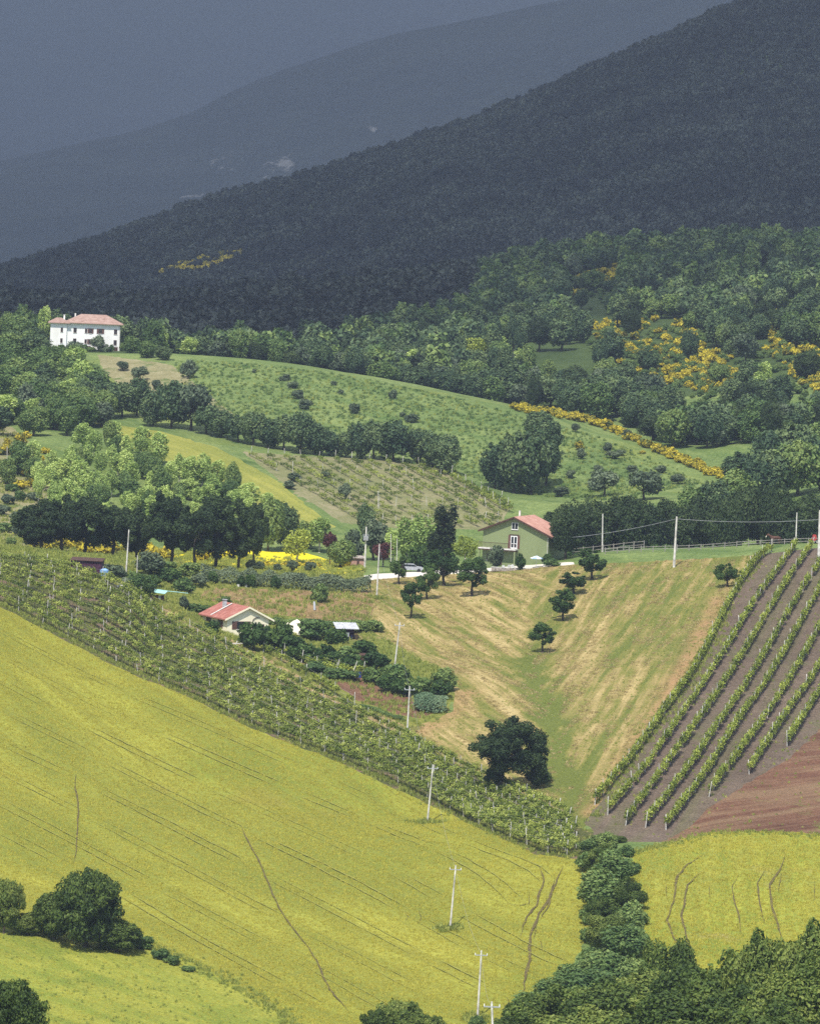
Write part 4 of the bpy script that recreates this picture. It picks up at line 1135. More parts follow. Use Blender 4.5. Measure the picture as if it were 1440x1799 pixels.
# ---- garden shrubs around the cottage
GS = [('darkshrub',445,1142,1090,62),('darkshrub',488,1146,1090,64),('shrub',470,1138,1096,40),('shrub',555,1122,1084,70),('darkshrub',590,1130,1100,50),('darkshrub',530,1160,1125,56),('darkshrub',570,1168,1128,60),
 ('darkshrub',515,1150,1112,50),('shrub',608,1165,1132,60),('darkshrub',640,1160,1120,50),('shrub',655,1110,1085,34),('darkshrub',660,1178,1142,50),('shrub',690,1205,1160,60),('shrub',655,1200,1168,46),('darkshrub',676,1216,1180,34),
 ('shrub',720,1222,1188,54),('darkshrub',700,1222,1190,40),('mixed',780,1212,1166,50),('darkshrub',776,1226,1192,46),('shrub',745,1215,1186,44),('shrub',610,1108,1088,50),('shrub',640,1108,1090,40),
 ('darkshrub',372,1112,1086,30),('shrub',345,1075,1058,46),('shrub',392,1060,1045,30),('darkshrub',620,1178,1146,50),('shrub',560,1180,1160,70),('shrub',600,1192,1172,60)]
for n_, (k, x, y, t, w) in enumerate(GS):
    tree_px(k, x, y, t, w, 'leafy garden shrub in the thicket below the cottage' if k != 'mixed' else 'small round tree at the right end of the garden', None if k == 'mixed' else 'garden thicket by the cottage')
tree_px('shrub', 560, 1056, 1022, 34, 'bright green round bush on the dry bank')
YS = [('olive',262,1012,965,60),('mixed',250,1048,1006,44),('shrub',325,1040,1010,40),('olive',350,1030,1005,36),('shrub',235,1028,1000,30),('darkshrub',300,1022,995,50),('greyshrub',205,1015,990,40),('shrub',330,1012,985,46),
      ('greyshrub',222,1035,1012,36),('olive',322,1070,1044,22),('shrub',290,1006,984,50),('greyshrub',180,1008,988,40),('darkshrub',270,1030,1008,34)]
for k, x, y, t, w in YS:
    tree_px(k, x, y, t, w, 'green bush in the yard between the vineyard and the oaks', 'yard bushes')
# ---- the grey green hedge above the dry bank: one continuous hedge
def hedge(name, px_line, h, w, n, mat, label, seed, leaf=.24):
    rg = np.random.default_rng(seed); L = wline(px_line, 6)
    cum = np.r_[0, np.cumsum(np.linalg.norm(np.diff(L[:, :2], axis=0), axis=1))]
    s = rg.uniform(0, cum[-1], n); x = np.interp(s, cum, L[:, 0]); y = np.interp(s, cum, L[:, 1])
    hh = h * (.72 + .45 * vnoise(s / 1.7, s * 0 + seed))
    th = rg.uniform(0, math.pi, n); rr = np.where(rg.random(n) < .3, rg.uniform(.5, 1, n), 1.0)
    P = np.stack([x + rg.normal(0, .15, n), y + np.cos(th) * w / 2 * rr, H(x, y) + np.abs(np.sin(th)) ** .5 * hh * rr], 1)
    N = np.stack([rg.normal(0, .4, n), np.cos(th), np.sin(th) * .9 + .2], 1) + rg.normal(0, .4, (n, 3))
    o0 = L.mean(0); V, Fq = leaf_cards(P - o0, N, leaf, rg)
    e = empty(name, o0, 0, label, 'hedge')
    me = mesh_np('foliage', V, Fq, mat)
    a = me.attributes.new('tint', 'FLOAT', 'POINT'); a.data.foreach_set('value', np.repeat(vnoise(s / 2.0, s * 0), 4).astype(np.float32))
    link('foliage', me, e)
    mb = MB()                                    # dark woody inside
    for k in range(0, len(L) - 1, 2):
        c = L[k] - o0; mb.tube((c[0], c[1], -.1), (c[0] + .2, c[1], h * .7), .05, .02, 5)
    mb.build('stem', m_bark, e)
    return e
hedge('hedge', [(352,1020),(420,1026),(500,1033),(580,1038),(650,1040)], 2.6, 2.2, 7000, L_olive, 'long grey green hedge along the top of the dry bank', 21)
hedge('hedge', [(470,1096),(560,1098),(660,1100)], 1.0, 1.4, 2200, L_mix, 'low green hedge at the foot of the dry bank', 22)
hedge('reed_bed', [(728,1246),(750,1250),(782,1250)], 2.6, 2.6, 2600, L_reed, 'blue green reeds at the right end of the garden', 23)
for k, (x, y, t) in enumerate([(440,1032,1006),(482,1034,1008),(424,1030,1008),(372,1024,1000)]):
    tree_px('darkshrub', x, y, t, 22, 'dark little conifer bush poking out of the hedge', 'dark bushes in the hedge')
for k, x in enumerate([440,455,487,512,545]):
    tree_px('olive', x, 0, 980 + (k % 3) * 4, 22, 'thin sapling between the hedge and the flowering field', 'saplings by the flowering field', d=846)
# ---- house shrubs
for x, top, w, d, k, lb in [(868,955,34,845,'olive','grey shrub under the balcony of the green house'),(912,968,24,843,'darkshrub','dark climbing bush on the gable of the green house'),
                         (970,978,30,843,'shrub','low green bush at the right corner of the green house'),(960,970,22,846,'darkshrub','dark bush behind the parasol'),(838,975,30,846,'darkshrub','dark bush at the left end of the terrace wall')]:
    tree_px(k, x, 0, top, w, lb, d=d)
# ---- bottom: bushes and trees nearest the camera
B2 = [(150,1664,1520,150,'big dark bush standing in the wheat at the lower left'),(95,1650,1560,90,'left shoulder of the dark thicket in the lower left'),(205,1672,1610,90,'low right flank of the dark thicket in the lower left'),
      (6,1640,1538,74,'dark bush cut by the left edge above the pasture'),(48,1642,1600,60,'small bush between the two dark thickets'),(20,1850,1712,130,'dark bush in the bottom left corner')]
for x, y, t, w, lb in B2: tree_px('bigbush', x, y, t, w * 1.08, lb)
for x, y, t, w in [(250,1668,1642,44),(280,1684,1664,40),(300,1694,1676,36),(330,1706,1694,30)]:
    tree_px('shrub', x, y, t, w, 'low weedy shrub trailing along the wheat edge from the thicket', 'weeds at the wheat edge')
tree_px('bigbush', 705, 1850, 1752, 130, 'dark rounded bush at the bottom centre'); tree_px('bigbush', 660, 1850, 1768, 80, 'left part of the bush group at the bottom centre'); tree_px('bigbush', 755, 1850, 1778, 80, 'right part of the bush group at the bottom centre')
tree_px('shrub', 838, 1806, 1780, 30, 'tuft of weeds at the foot of the lowest whole pole')
GUL = [(1072,1500,1458,56),(1048,1540,1468,60),(1075,1560,1490,76),(1088,1600,1530,80),(1060,1600,1520,74),(1070,1640,1560,84),(1096,1655,1580,76),(1062,1672,1596,70),(1085,1690,1620,80),(1092,1480,1456,40),(1050,1500,1475,40)]
for x, y in [(1030,1530),(1040,1585),(1030,1625),(1112,1580),(1120,1625),(1118,1670),(1038,1655),(1106,1535),(1100,1505),(1035,1690)]:
    tree_px('shrub', x, y, y - random.uniform(22, 42), random.uniform(30, 52), 'low leafy shrub at the flank of the gully hedge', 'shrubs flanking the gully hedge')
for k, (x, y, t, w) in enumerate(GUL):
    tree_px('near' if k % 2 else 'mixed', x + (-10, 8, 0, 12, -6)[k % 5], y, t + (0, 10, -8, 6)[k % 4], w * (.8, 1.15, 1.0)[k % 3], f'leafy tree of the gully hedge line, {ORDS[int(np.argsort(np.argsort([g[1] for g in GUL]))[k])]} from the top', 'gully hedge trees')
for x, y, t, w in [(1050,1730,1660,90),(1010,1745,1690,90),(975,1770,1715,90),(1075,1740,1670,90),(1110,1740,1680,80),(1040,1770,1700,100),(940,1790,1738,80),(1000,1800,1730,100)]:
    tree_px('mixed', x, y, t, w, 'light green bushy tree at the lower end of the gully', 'bushy trees at the lower gully end')
FR = sorted([(930,1735,455,120),(985,1725,450,140),(1060,1712,445,150),(1130,1690,448,140),(1170,1640,470,90),(1215,1690,430,150),(1270,1660,420,150),(1325,1628,415,130),(1370,1650,410,150),(1420,1610,405,140),(1465,1590,410,150),
      (1100,1745,420,160),(1200,1735,400,170),(1300,1715,395,170),(1400,1690,390,180),(1010,1760,425,150),(1455,1660,392,160),(920,1775,440,110),(1340,1750,380,170),(1240,1765,385,170)])
for k, (x, top, d, w) in enumerate(FR):
    tree_px('near', x, 0, top, w * 1.3, f'leafy tree of the nearest thicket at lower right, {ORDS[k]} from the left', 'nearest trees at the lower right', d=d)

# ------------------------------------------------------------------ vineyards
m_post = plain('weathered pale post', (.55,.52,.46), .85, .25, 4)
m_wire = plain('dull wire', (.30,.30,.29), .5, .1, 4)
def vine_variant(seed, mat, length=1.15, h0=.75, h1=1.75, width=.6, leaves=95, size=.20, stem=True):
    rg = np.random.default_rng(seed)
    n = leaves; P = np.stack([rg.uniform(-.5, .5, n) * length, rg.normal(0, .36, n) * width, rg.beta(2.2, 1.8, n) * (h1 - h0) + h0], 1)
    k = int(n * .12); P[:k, 2] += rg.uniform(.1, .45, k)
    N = np.stack([rg.normal(0, .5, n), P[:, 1] * 2 + rg.normal(0, .4, n), np.abs(rg.normal(.5, .4, n))], 1)
    V, Fq = leaf_cards(P, N, size, rg, 1.3); mi = np.zeros(len(Fq), int); faces = [tuple(f) for f in Fq]; V = list(map(tuple, V)); mi = list(mi)
    if stem:
        mb = MB(); mb.path([(0, 0, -.2), (rg.uniform(-.08, .08), 0, .4), (rg.uniform(-.1, .1), 0, h0 + .15)], [.035, .03, .025], 5)
        mb.path([(0, 0, h0), (length * .4, 0, h0 + .2)], [.02, .012], 4)
        b = len(V); V += mb.v; faces += [tuple(b + i for i in f) for f in mb.f]; mi += [1] * len(mb.f)
    me = mesh_np('vine', V, faces, [mat, m_bark], mi)
    a = me.attributes.new('tint', 'FLOAT', 'POINT'); a.data.foreach_set('value', np.full(len(V), rg.random(), np.float32))
    return me
V_L = [vine_variant(300 + k, L_vine, h0=.95, h1=1.55, width=.5, leaves=105, size=.18) for k in range(8)]
V_R = [vine_variant(320 + k, L_vine2, h0=.65, h1=1.5, width=.44, leaves=110) for k in range(8)]
V_F = [vine_variant(340 + k, L_vine, length=4.6, h0=.4, h1=1.2, width=.5, leaves=170, size=.22, stem=False) for k in range(6)]
POST = MB().tube((0, 0, -.4), (0, 0, 2.05), .055, .05, 6).mesh('post', m_post)
POSTB = MB().tube((0, 0, -.4), (.18, 0, 2.3), .075, .065, 6).mesh('post', m_post)
def vine_row(W3, label, group, meshes, spacing, post_every, gap=.05, hs=1.0, wires=(1.0, 1.6), jit=.12, big_ends=True, lat=.08):
    L = W3[:, :2]; seg = np.linalg.norm(np.diff(L, axis=0), axis=1); cum = np.r_[0, np.cumsum(seg)]
    o0 = Vector((L[0, 0], L[0, 1], float(H(*L[0]))))
    e = empty('vine_row', o0, 0, label, 'vine row', group)
    pos = lambda s: (np.interp(s, cum, L[:, 0]), np.interp(s, cum, L[:, 1]))
    s = spacing * .5; miss = 0
    while s < cum[-1]:
        x, y = pos(s); x2, y2 = pos(min(s + .5, cum[-1])); x1, y1 = pos(max(s - .5, 0)); a = math.atan2(y2 - y1, x2 - x1)
        if random.random() > gap and miss == 0:
            x += random.gauss(0, lat); y += random.gauss(0, lat); k = random.uniform(.82, 1.2) * hs
            link('vine', random.choice(meshes), e, Vector((x, y, float(H(x, y)))) - o0, (0, 0, a + random.choice((0, math.pi)) + random.gauss(0, .06)), (random.uniform(.9, 1.2), k, k))
        else: miss = max(0, miss - 1) if miss else random.choice((0, 0, 1))
        s += spacing * random.uniform(1 - jit, 1 + jit)
    s = 0.0; tops = []
    while s <= cum[-1] + .01:
        x, y = pos(s); end = s == 0 or s + post_every > cum[-1]
        p = Vector((x, y, float(H(x, y)))) - o0; tilt = (random.gauss(0, .05), random.gauss(.02, .07), random.uniform(0, 6.28))
        link('post', POSTB if (end and big_ends) or random.random() < .12 else POST, e, p, tilt, (1, 1, random.uniform(.85, 1.12) * hs))
        tops.append(p); s += post_every
    for hw in wires:
        mb = MB()
        for a, b in zip(tops[:-1], tops[1:]): mb.tube(a + Vector((0, 0, hw * hs)), b + Vector((0, 0, hw * hs)), .012, .012, 3)
        if mb.v: mb.build('wire', m_wire, e)
    return e
# left vineyard: ten long rows beside the wheat
ORD = ['first','second','third','fourth','fifth','sixth','seventh','eighth','ninth','tenth','eleventh','twelfth','thirteenth','fourteenth','fifteenth']
def resample(pts, n):
    pts = densify(pts, 4); d = np.r_[0, np.cumsum(np.linalg.norm(np.diff(pts, axis=0), axis=1))]
    t = np.linspace(0, d[-1], n); return np.stack([np.interp(t, d, pts[:, 0]), np.interp(t, d, pts[:, 1])], 1)
wb = hits(*resample([(-60,1034)] + WB[1:-1] + [(1030,1512)], 90).T); vt = hits(*resample([(-60,980)] + VT[1:-1] + [(1048,1470)], 90).T)
NR = 9
for k in range(NR):
    t = (k + .55) / NR
    Lr = wb * (1 - t) + vt * t
    n0 = int(90 * (0 if k < 8 else 0)); n1 = 90 - int(2 + k * .3)
    vine_row(Lr[n0:n1], f'long green vine row of the left vineyard, {ORD[k]} row up from the wheat', 'rows of the left vineyard', V_L, .85, 5.6, gap=.04, hs=1.05, lat=.05)
# right vineyard
RV = [[(1044,1414),(1111,1335),(1155,1270),(1220,1182),(1289,1044),(1330,985),(1356,968)],
      [(1067,1432),(1142,1346),(1158,1320),(1253,1182),(1324,1062),(1396,964)],
      [(1098,1450),(1178,1342),(1227,1272),(1282,1192),(1382,1024),(1424,965)],
      [(1133,1454),(1213,1352),(1262,1278),(1320,1196),(1395,1062),(1455,970)],
      [(1169,1458),(1244,1360),(1293,1276),(1355,1192),(1435,1046),(1482,975)],
      [(1244,1400),(1302,1324),(1351,1257),(1395,1186),(1440,1108),(1510,985)],
      [(1315,1360),(1373,1271),(1431,1191),(1480,1105),(1530,1010)],
      [(1382,1311),(1440,1220),(1490,1140),(1540,1040)],
      [(1445,1262),(1500,1170),(1550,1080)]]
for k, l in enumerate(RV):
    vine_row(wline(smooth_line(l, 1), 8), f'bright green vine row of the right vineyard, {ORD[k]} from its left edge', 'rows of the right vineyard', V_R, .85, 5.0, gap=.10 if k in (1, 2, 3) else .03, hs=1.05, lat=.07)
# garden rows below the cottage
for k, l in enumerate([[(462,1146),(500,1166),(540,1190),(580,1216),(622,1240)], [(470,1138),(520,1160),(560,1178),(600,1190)], [(500,1152),(550,1166),(610,1184),(655,1190)]]):
    vine_row(wline(l, 6), ['low vine row along the dirt track below the cottage','middle vine row of the garden plot','short upper vine row of the garden plot'][k], 'garden vine rows', V_R, 1.0, 5.5, gap=.04, hs=.95)
hedge('bean_row', [(632,1242),(660,1250),(690,1262),(708,1266)], .6, 1.3, 900, L_mix, 'low green vegetable row on the garden earth', 31, .16)
# far vineyard
FV = POLY['far_vineyard_ground']
top_edge = resample([(440,800),(520,806),(640,811),(760,822),(845,862)], 15)
for k in range(15):
    x, y = top_edge[k]; pts = [(x, y)]
    for j in range(1, 60):
        q = (x + j * 5, y + j * 5 * .60)
        if not inpoly(np.array([q[0]]), np.array([q[1]]), [(425,793),(520,800),(640,805),(760,816),(860,865),(905,890),(870,932),(700,930),(600,920),(520,865)])[0]: break
        pts.append(q)
    if len(pts) > 4:
        vine_row(wline(pts, 6), f'thin vine row of the far vineyard, {ORD[k]} counted from its left edge', 'rows of the far vineyard', V_F, 4.6, 18.0, gap=.06, wires=(), lat=.1)
# ------------------------------------------------------------------ buildings
def plaster(name, c, dirt):
    t = NT(name); n = t.noise(.35, 5, rough=.6, vec=t.vec((1, 1, .35))); n2 = t.noise(4.0, 3)
    t.color(t.mix(t.ramp(n, [(.48, 0.0), (.75, .55)]), t.mix(t.math('MULTIPLY', n2, .15), c, dirt), dirt)); t.bump(n2, .15, .03); return t.m
def tiles(name, c1, c2, c3):
    t = NT(name); w = t.n.new('ShaderNodeTexWave'); w.bands_direction = 'X'; w.inputs['Scale'].default_value = 1.4; w.inputs['Distortion'].default_value = .6
    t.l(t.co.outputs['Object'], w.inputs['Vector']); n = t.noise(1.1, 4, rough=.65); n2 = t.noise(6, 2)
    c = t.ramp(n, [(.3, c1), (.5, c2), (.7, c3)]); t.color(t.mix(t.math('MULTIPLY', n2, .5), c, c1)); t.bump(w.outputs['Fac'], .6, .06); return t.m
m_white = plaster('white lime plaster', (.82,.81,.78), (.62,.59,.53))
m_cream = plaster('cream plaster', (.84,.77,.58), (.68,.60,.43))
m_green = plaster('sage green plaster', (.205,.245,.115), (.15,.18,.08))
m_tile = tiles('old pink roof tiles', (.24,.15,.12), (.36,.235,.19), (.44,.32,.27))
m_tiler = tiles('red roof tiles', (.24,.085,.065), (.36,.135,.105), (.45,.22,.18))
m_tilep = tiles('faded pink roof tiles', (.33,.16,.12), (.47,.25,.19), (.56,.35,.28))
m_wooddk = plain('dark brown wood', (.07,.035,.025), .7, .3, 6)
m_shut = plain('brown shutter paint', (.13,.065,.05), .6, .2, 8)
m_frame = plain('white painted frame', (.80,.80,.78), .5, .05, 8)
m_glass = plain('dark window glass', (.02,.025,.03), .12, .2, 3)
m_conc = plain('pale concrete', (.60,.58,.54), .85, .15, 2)
m_stone = plain('rough grey stone', (.34,.29,.25), .9, .35, 2.5)
m_grey = plain('weathered grey sheet', (.42,.43,.45), .6, .2, 1.5)
m_rail = plain('pale grey timber rail', (.26,.24,.215), .8, .25, 4)
m_pole = plain('pale concrete pole', (.58,.55,.50), .8, .28, 1.2)
m_ins = plain('white ceramic insulator', (.75,.75,.74), .3, .05, 8)
m_iron = plain('grey galvanised iron', (.33,.34,.36), .5, .15, 4)
m_blue = plain('light blue plastic', (.22,.38,.62), .5, .12, 2)
m_teal = plain('pale turquoise sheet', (.30,.52,.50), .5, .15, 2)
m_purple = plain('dark maroon boards', (.055,.020,.040), .8, .3, 3)
m_pinkish = plain('pinkish brick', (.42,.25,.20), .85, .25, 3)
m_tarp = plain('cream tarpaulin', (.78,.72,.56), .6, .12, .8)
m_bluebin = plain('blue drum plastic', (.02,.05,.30), .4, .1, 3)
m_fabric = plain('white parasol cloth', (.78,.80,.82), .8, .05, 2)
m_bluef = plain('pale blue parasol cloth', (.35,.50,.68), .8, .08, 2)
m_horse = plain('brown horse coat', (.085,.038,.024), .7, .25, 1.5)
m_horsew = plain('pale horse face', (.62,.52,.42), .8, .15, 3)
m_mane = plain('dark horse mane', (.30,.22,.15), .8, .2, 6)
m_redm = plain('red machine paint', (.42,.045,.035), .4, .15, 2)
m_black = plain('black rubber', (.015,.015,.016), .8, .2, 5)

def window(parent, x, y, z, w, h, shutters=None, frame=m_shut, ny=-1, depth=.10, side=False, name='window'):
    """window on the wall plane y (facing -y), or on plane x when side=True (facing ny along x)"""
    mb = MB(); fr = .07
    def bx(m, a0, a1, z0, z1, o0, o1):
        if not side: m.box(x + a0, x + a1, y + ny * o1, y + ny * o0, z + z0, z + z1) if ny > 0 else m.box(x + a0, x + a1, y - o1, y - o0, z + z0, z + z1)
        else:
            lo, hi = sorted((x + ny * o0, x + ny * o1)); m.box(lo, hi, y + a0, y + a1, z + z0, z + z1)
    bx(mb, -w/2, -w/2+fr, -h/2, h/2, .003, .05); bx(mb, w/2-fr, w/2, -h/2, h/2, .003, .05); bx(mb, -w/2+fr, w/2-fr, h/2-fr, h/2, .003, .05); bx(mb, -w/2+fr, w/2-fr, -h/2, -h/2+fr, .003, .05)
    bx(mb, -.03, .03, -h/2+fr, h/2-fr, .003, .045)
    o = mb.build(name, frame, parent)
    for s in (-1, 1):
        g = MB(); bx(g, *( (-w/2+fr, -.03) if s < 0 else (.03, w/2-fr) ), -h/2+fr, h/2-fr, .004, .02); g.build('pane', m_glass, o)
    st = MB(); bx(st, -w/2-.08, w/2+.08, -h/2-.09, -h/2-.002, .003, .12); st.build('sill', m_conc, o)
    if shutters:
        for s in (-1, 1):
            sh = MB(); a = (w/2 + .02) if s > 0 else (-w/2 - .02 - w*.46)
            bx(sh, a, a + w*.46, -h/2, h/2, .01, .06)
            for k in range(6): bx(sh, a + .04, a + w*.46 - .04, -h/2 + .08 + k*h/6.4, -h/2 + .08 + k*h/6.4 + h/11, .061, .075)
            sh.build('shutter', shutters, o)
    return o

def hip_roof(x0, x1, y0, y1, z, rise, over, ridge_in):
    a = MB(); X0, X1, Y0, Y1 = x0 - over, x1 + over, y0 - over, y1 + over; ym = (Y0 + Y1) / 2
    V = [(X0,Y0,z),(X1,Y0,z),(X1,Y1,z),(X0,Y1,z),(X0+ridge_in,ym,z+rise),(X1-ridge_in,ym,z+rise)]
    a._add(V, [(0,1,5,4),(1,2,5),(2,3,4,5),(3,0,4)])
    b = [(v[0], v[1], v[2] - .16) for v in V[:4]]
    a._add(V[:4] + b, [(0,4,5,1),(1,5,6,2),(2,6,7,3),(3,7,4,0),(7,6,5,4)])
    return a

# white villa on the hilltop
vp = ground(148, 1241)
villa = empty('villa', vp - Vector((0, 0, .2)), R(4), 'large white two storey villa with pink hipped roof on the left hilltop', 'villa')
Wv, Dv, Hv = 18.4, 10.5, 7.2
x0 = -Wv / 2
MB().box(x0 + 4.3, x0 + Wv, 0, Dv, -2, Hv).build('wall', m_white, villa)
MB().box(x0, x0 + 4.296, -.5, Dv - 1.2, -2, Hv - .15).build('wall', m_white, villa)
rf = hip_roof(x0 + 4.2, x0 + Wv, 0, Dv, Hv + .165, 2.3, .85, 4.6).build('roof', m_tile, villa)
hip_roof(x0, x0 + 4.3, -.5, Dv - 1.2, Hv + .012, 1.25, .75, 2.2).build('roof', m_tile, villa)
MB().box(x0 + 3.3, x0 + 3.7, 3.4, 3.8, Hv + .5, Hv + 2.0).box(x0 + 3.22, x0 + 3.78, 3.32, 3.88, Hv + 2.0, Hv + 2.1).build('chimney', m_white, rf)
MB().box(x0 + 6.2, x0 + 6.6, 4.6, 5.0, Hv + 1.6, Hv + 2.6).build('chimney', m_conc, rf)
for wx, wide, yy in [(3.0,.62,-.5),(6.5,.85,0),(9.4,.6,0),(10.6,.8,0),(13.2,1.0,0),(17.2,.85,0)]:
    for wz in (5.35, 2.5):
        if wx == 13.2 and wz < 3: continue
        window(villa, x0 + wx, yy, wz, wide, 1.35 if wide > .7 else 1.2, m_shut if wx in (13.2, 10.6) else None)
window(villa, x0 + Wv, 3.0, 5.35, .9, 1.35, None, ny=1, side=True); window(villa, x0 + Wv, 7.0, 5.35, .9, 1.35, None, ny=1, side=True)
for gx_, w_ in [(2.6,.9),(4.4,.9),(10.2,1.2),(17.4,1.1)]:
    dr = MB().box(x0 + gx_ - w_/2, x0 + gx_ + w_/2, -.56 if gx_ < 4.3 else -.06, -.503 if gx_ < 4.3 else -.003, -.2, 1.35).build('door', m_wooddk, villa)
MB().tube((x0 + Wv - .15, -.08, -.5), (x0 + Wv - .15, -.08, Hv), .05, .05, 6).build('downpipe', m_conc, villa)
for x, y, w, h, kk, lb in [(12.9,-2.2,4.2,4.6,'olive','small leafy tree in front of the white villa'),(3.2,-2.5,2.2,1.6,'darkshrub','dark bush at the left foot of the villa'),(6.5,-2.6,3.0,1.7,'darkshrub','dark bush under the villa between the doors'),
                       (8.8,-3.0,3.2,1.9,'darkshrub','dark hedge bush under the middle of the villa'),(11.0,-3.4,3.0,1.4,'shrub','low bush before the villa terrace'),(14.5,-3.0,3.2,2.4,'greyshrub','grey bush at the right foot of the villa'),
                       (16.4,-2.6,2.4,2.2,'darkshrub','dark bush beneath the right villa windows'),(19.5,-1,2.6,2.6,'shrub','round bush at the right corner of the villa')]:
    q = vp + Vector((x0 + x, y, 0)); plant(kk, (q.x, q.y, float(H(q.x, q.y))), h, w, lb)

# green house with pink roof beside the road
gp = ground(903, 853)
gh = empty('farmhouse', gp - Vector((0, 0, .1)), R(-22), 'sage green gabled farmhouse with red roof and balcony beside the road', 'house')
hw, Lg, He, Hr = 6.4, 9.5, 6.1, 8.9
xr = -.3
wall = MB().prism([(-hw,-1.5),(hw,-1.5),(hw,He-.2),(xr,Hr-.25),(-hw,He+.1)], 0, Lg).build('wall', m_green, gh)
roof = MB()
roof.hexa([(-hw-.7,-.7,He-.20),(xr,-.7,Hr-.18),(xr,Lg+.5,Hr-.18),(-hw-.7,Lg+.5,He-.20),(-hw-.7,-.7,He+.02),(xr,-.7,Hr+.06),(xr,Lg+.5,Hr+.06),(-hw-.7,Lg+.5,He+.02)])
ro = roof.build('roof', m_tilep, gh)
MB().hexa([(xr+.004,-.7,Hr-.18),(hw+.9,-.7,He-.62),(hw+.9,Lg+.5,He-.62),(xr+.004,Lg+.5,Hr-.18),(xr+.004,-.7,Hr+.06),(hw+.9,-.7,He-.38),(hw+.9,Lg+.5,He-.38),(xr+.004,Lg+.5,Hr+.06)]).build('roof', m_tilep, gh)
ey = MB()                                        # verge boards
ey.hexa([(-hw-.75,-.76,He-.30),(xr,-.76,Hr-.26),(xr,-.704,Hr-.26),(-hw-.75,-.704,He-.30),(-hw-.75,-.76,He+.0),(xr,-.76,Hr+.04),(xr,-.704,Hr+.04),(-hw-.75,-.704,He+.0)])
ey.hexa([(xr+.004,-.76,Hr-.26),(hw+.95,-.76,He-.72),(hw+.95,-.704,He-.72),(xr+.004,-.704,Hr-.26),(xr+.004,-.76,Hr+.04),(hw+.95,-.76,He-.40),(hw+.95,-.704,He-.40),(xr+.004,-.704,Hr+.04)])
ey.build('verge_board', m_wooddk, ro)
MB().box(xr - 1.2, xr - .9, 5, 5.3, Hr - .3, Hr + .9).build('chimney', m_conc, ro)
aw = window(gh, xr + .05, 0, 7.2, 1.25, 1.25, None, m_frame, name='attic_window')
dz = 3.05
dr = MB().box(-.65 + xr, .65 + xr, -.06, -.003, dz + .02, dz + 2.35).build('balcony_door', m_frame, gh)
for s in (-1, 1):
    MB().box(xr + (.08 if s > 0 else -.52), xr + (.52 if s > 0 else -.08), -.075, -.061, dz + 1.0, dz + 2.2).build('pane', m_glass, dr)
    MB().box(xr + (.08 if s > 0 else -.52), xr + (.52 if s > 0 else -.08), -.075, -.061, dz + .25, dz + .85).build('pane', m_glass, dr)
    MB().box(xr + (.67 if s > 0 else -1.12), xr + (1.12 if s > 0 else -.67), -.07, -.01, dz + .05, dz + 2.45).build('shutter', m_shut, dr)
MB().box(xr - .9, xr + .9, -.09, -.003, dz + 2.46, dz + 2.62).build('lintel', m_wooddk, dr)
bal = MB().box(-hw - .3, xr + .9, -1.5, -.003, dz - .22, dz - .02).build('balcony', m_conc, gh)
MB().box(-hw - .3, xr + .9, -1.46, -.02, dz - .42, dz - .223).build('beam', m_wooddk, bal)
for k in range(30):
    x = -hw - .25 + k * (xr + .85 + hw + .25) / 29
    MB().box(x - .02, x + .02, -1.45, -1.41, dz - .02, dz + .92).build('baluster', m_wooddk, bal)
MB().box(-hw - .3, xr + .9, -1.47, -1.39, dz + .921, dz + 1.0).build('handrail', m_wooddk, bal)
for x in (-hw - .1, -3.0, xr + .7):
    MB().box(x - .12, x + .12, -1.4, -1.16, -.5, dz - .423).build('pillar', m_green, bal)
MB().box(-3.6, -2.5, -.06, -.003, -.1, 2.1).build('door', m_wooddk, gh)
window(gh, -5.0, 0, 1.3, 1.0, 1.1, None, m_shut)
window(gh, hw, 3.0, 4.4, .9, 1.2, m_shut, m_frame, ny=1, side=True)
MB().box(hw + .003, hw + .07, .8, 1.6, -.2, 2.1).build('door', m_frame, gh)
MB().tube((hw - .12, -.07, -.4), (hw - .12, -.07, He - .5), .05, .05, 6).build('downpipe', m_conc, gh)
# terrace wall of separate stones, chairs, parasol
tw = ground(900, 843.5)
wl = empty('terrace_wall', tw, R(-3), 'low rough stone terrace wall in front of the green house', 'wall')
rr = random.Random(5); x = -3.9
while x < 3.6:
    w_ = rr.uniform(.35, .62); z = -.15
    for c in range(2):
        h_ = rr.uniform(.26, .34); j = rr.uniform(-.04, .04)
        MB().hexa([(x+.01,-.22+j,z),(x+w_-.01,-.22+j,z),(x+w_-.01,.22,z),(x+.01,.22,z),(x+.03,-.19+j,z+h_),(x+w_-.03,-.2+j,z+h_),(x+w_-.03,.2,z+h_),(x+.03,.2,z+h_)]).build('stone', m_stone, wl)
        z += h_ + .01
    x += w_
MB().box(-3.92, 3.7, -.24, .24, .44, .52).build('coping', m_conc, wl)
def garden_chair(px, d, rz, lb):
    e = empty('garden_chair', ground(px, d), rz, lb, 'chair', None)
    MB().box(-.25, .25, -.25, .25, .42, .47).build('seat', m_frame, e)
    MB().hexa([(-.25,.2,.471),(.25,.2,.471),(.25,.25,.471),(-.25,.25,.471),(-.25,.30,1.0),(.25,.30,1.0),(.25,.35,1.0),(-.25,.35,1.0)]).build('backrest', m_frame, e)
    for sx in (-1, 1):
        for sy in (-1, 1): MB().tube((sx*.24, sy*.22, 0), (sx*.21, sy*.2, .42), .025, .025, 6).build('leg', m_frame, e)
        MB().box(sx*.27-.03, sx*.27+.03, -.25, .25, .62, .66).build('armrest', m_frame, e)
garden_chair(884, 845.2, R(160), 'white garden chair leftmost behind the terrace wall'); garden_chair(892, 845.6, R(200), 'white garden chair between the other two behind the wall'); garden_chair(901, 845.4, R(150), 'white garden chair nearest the parasol')
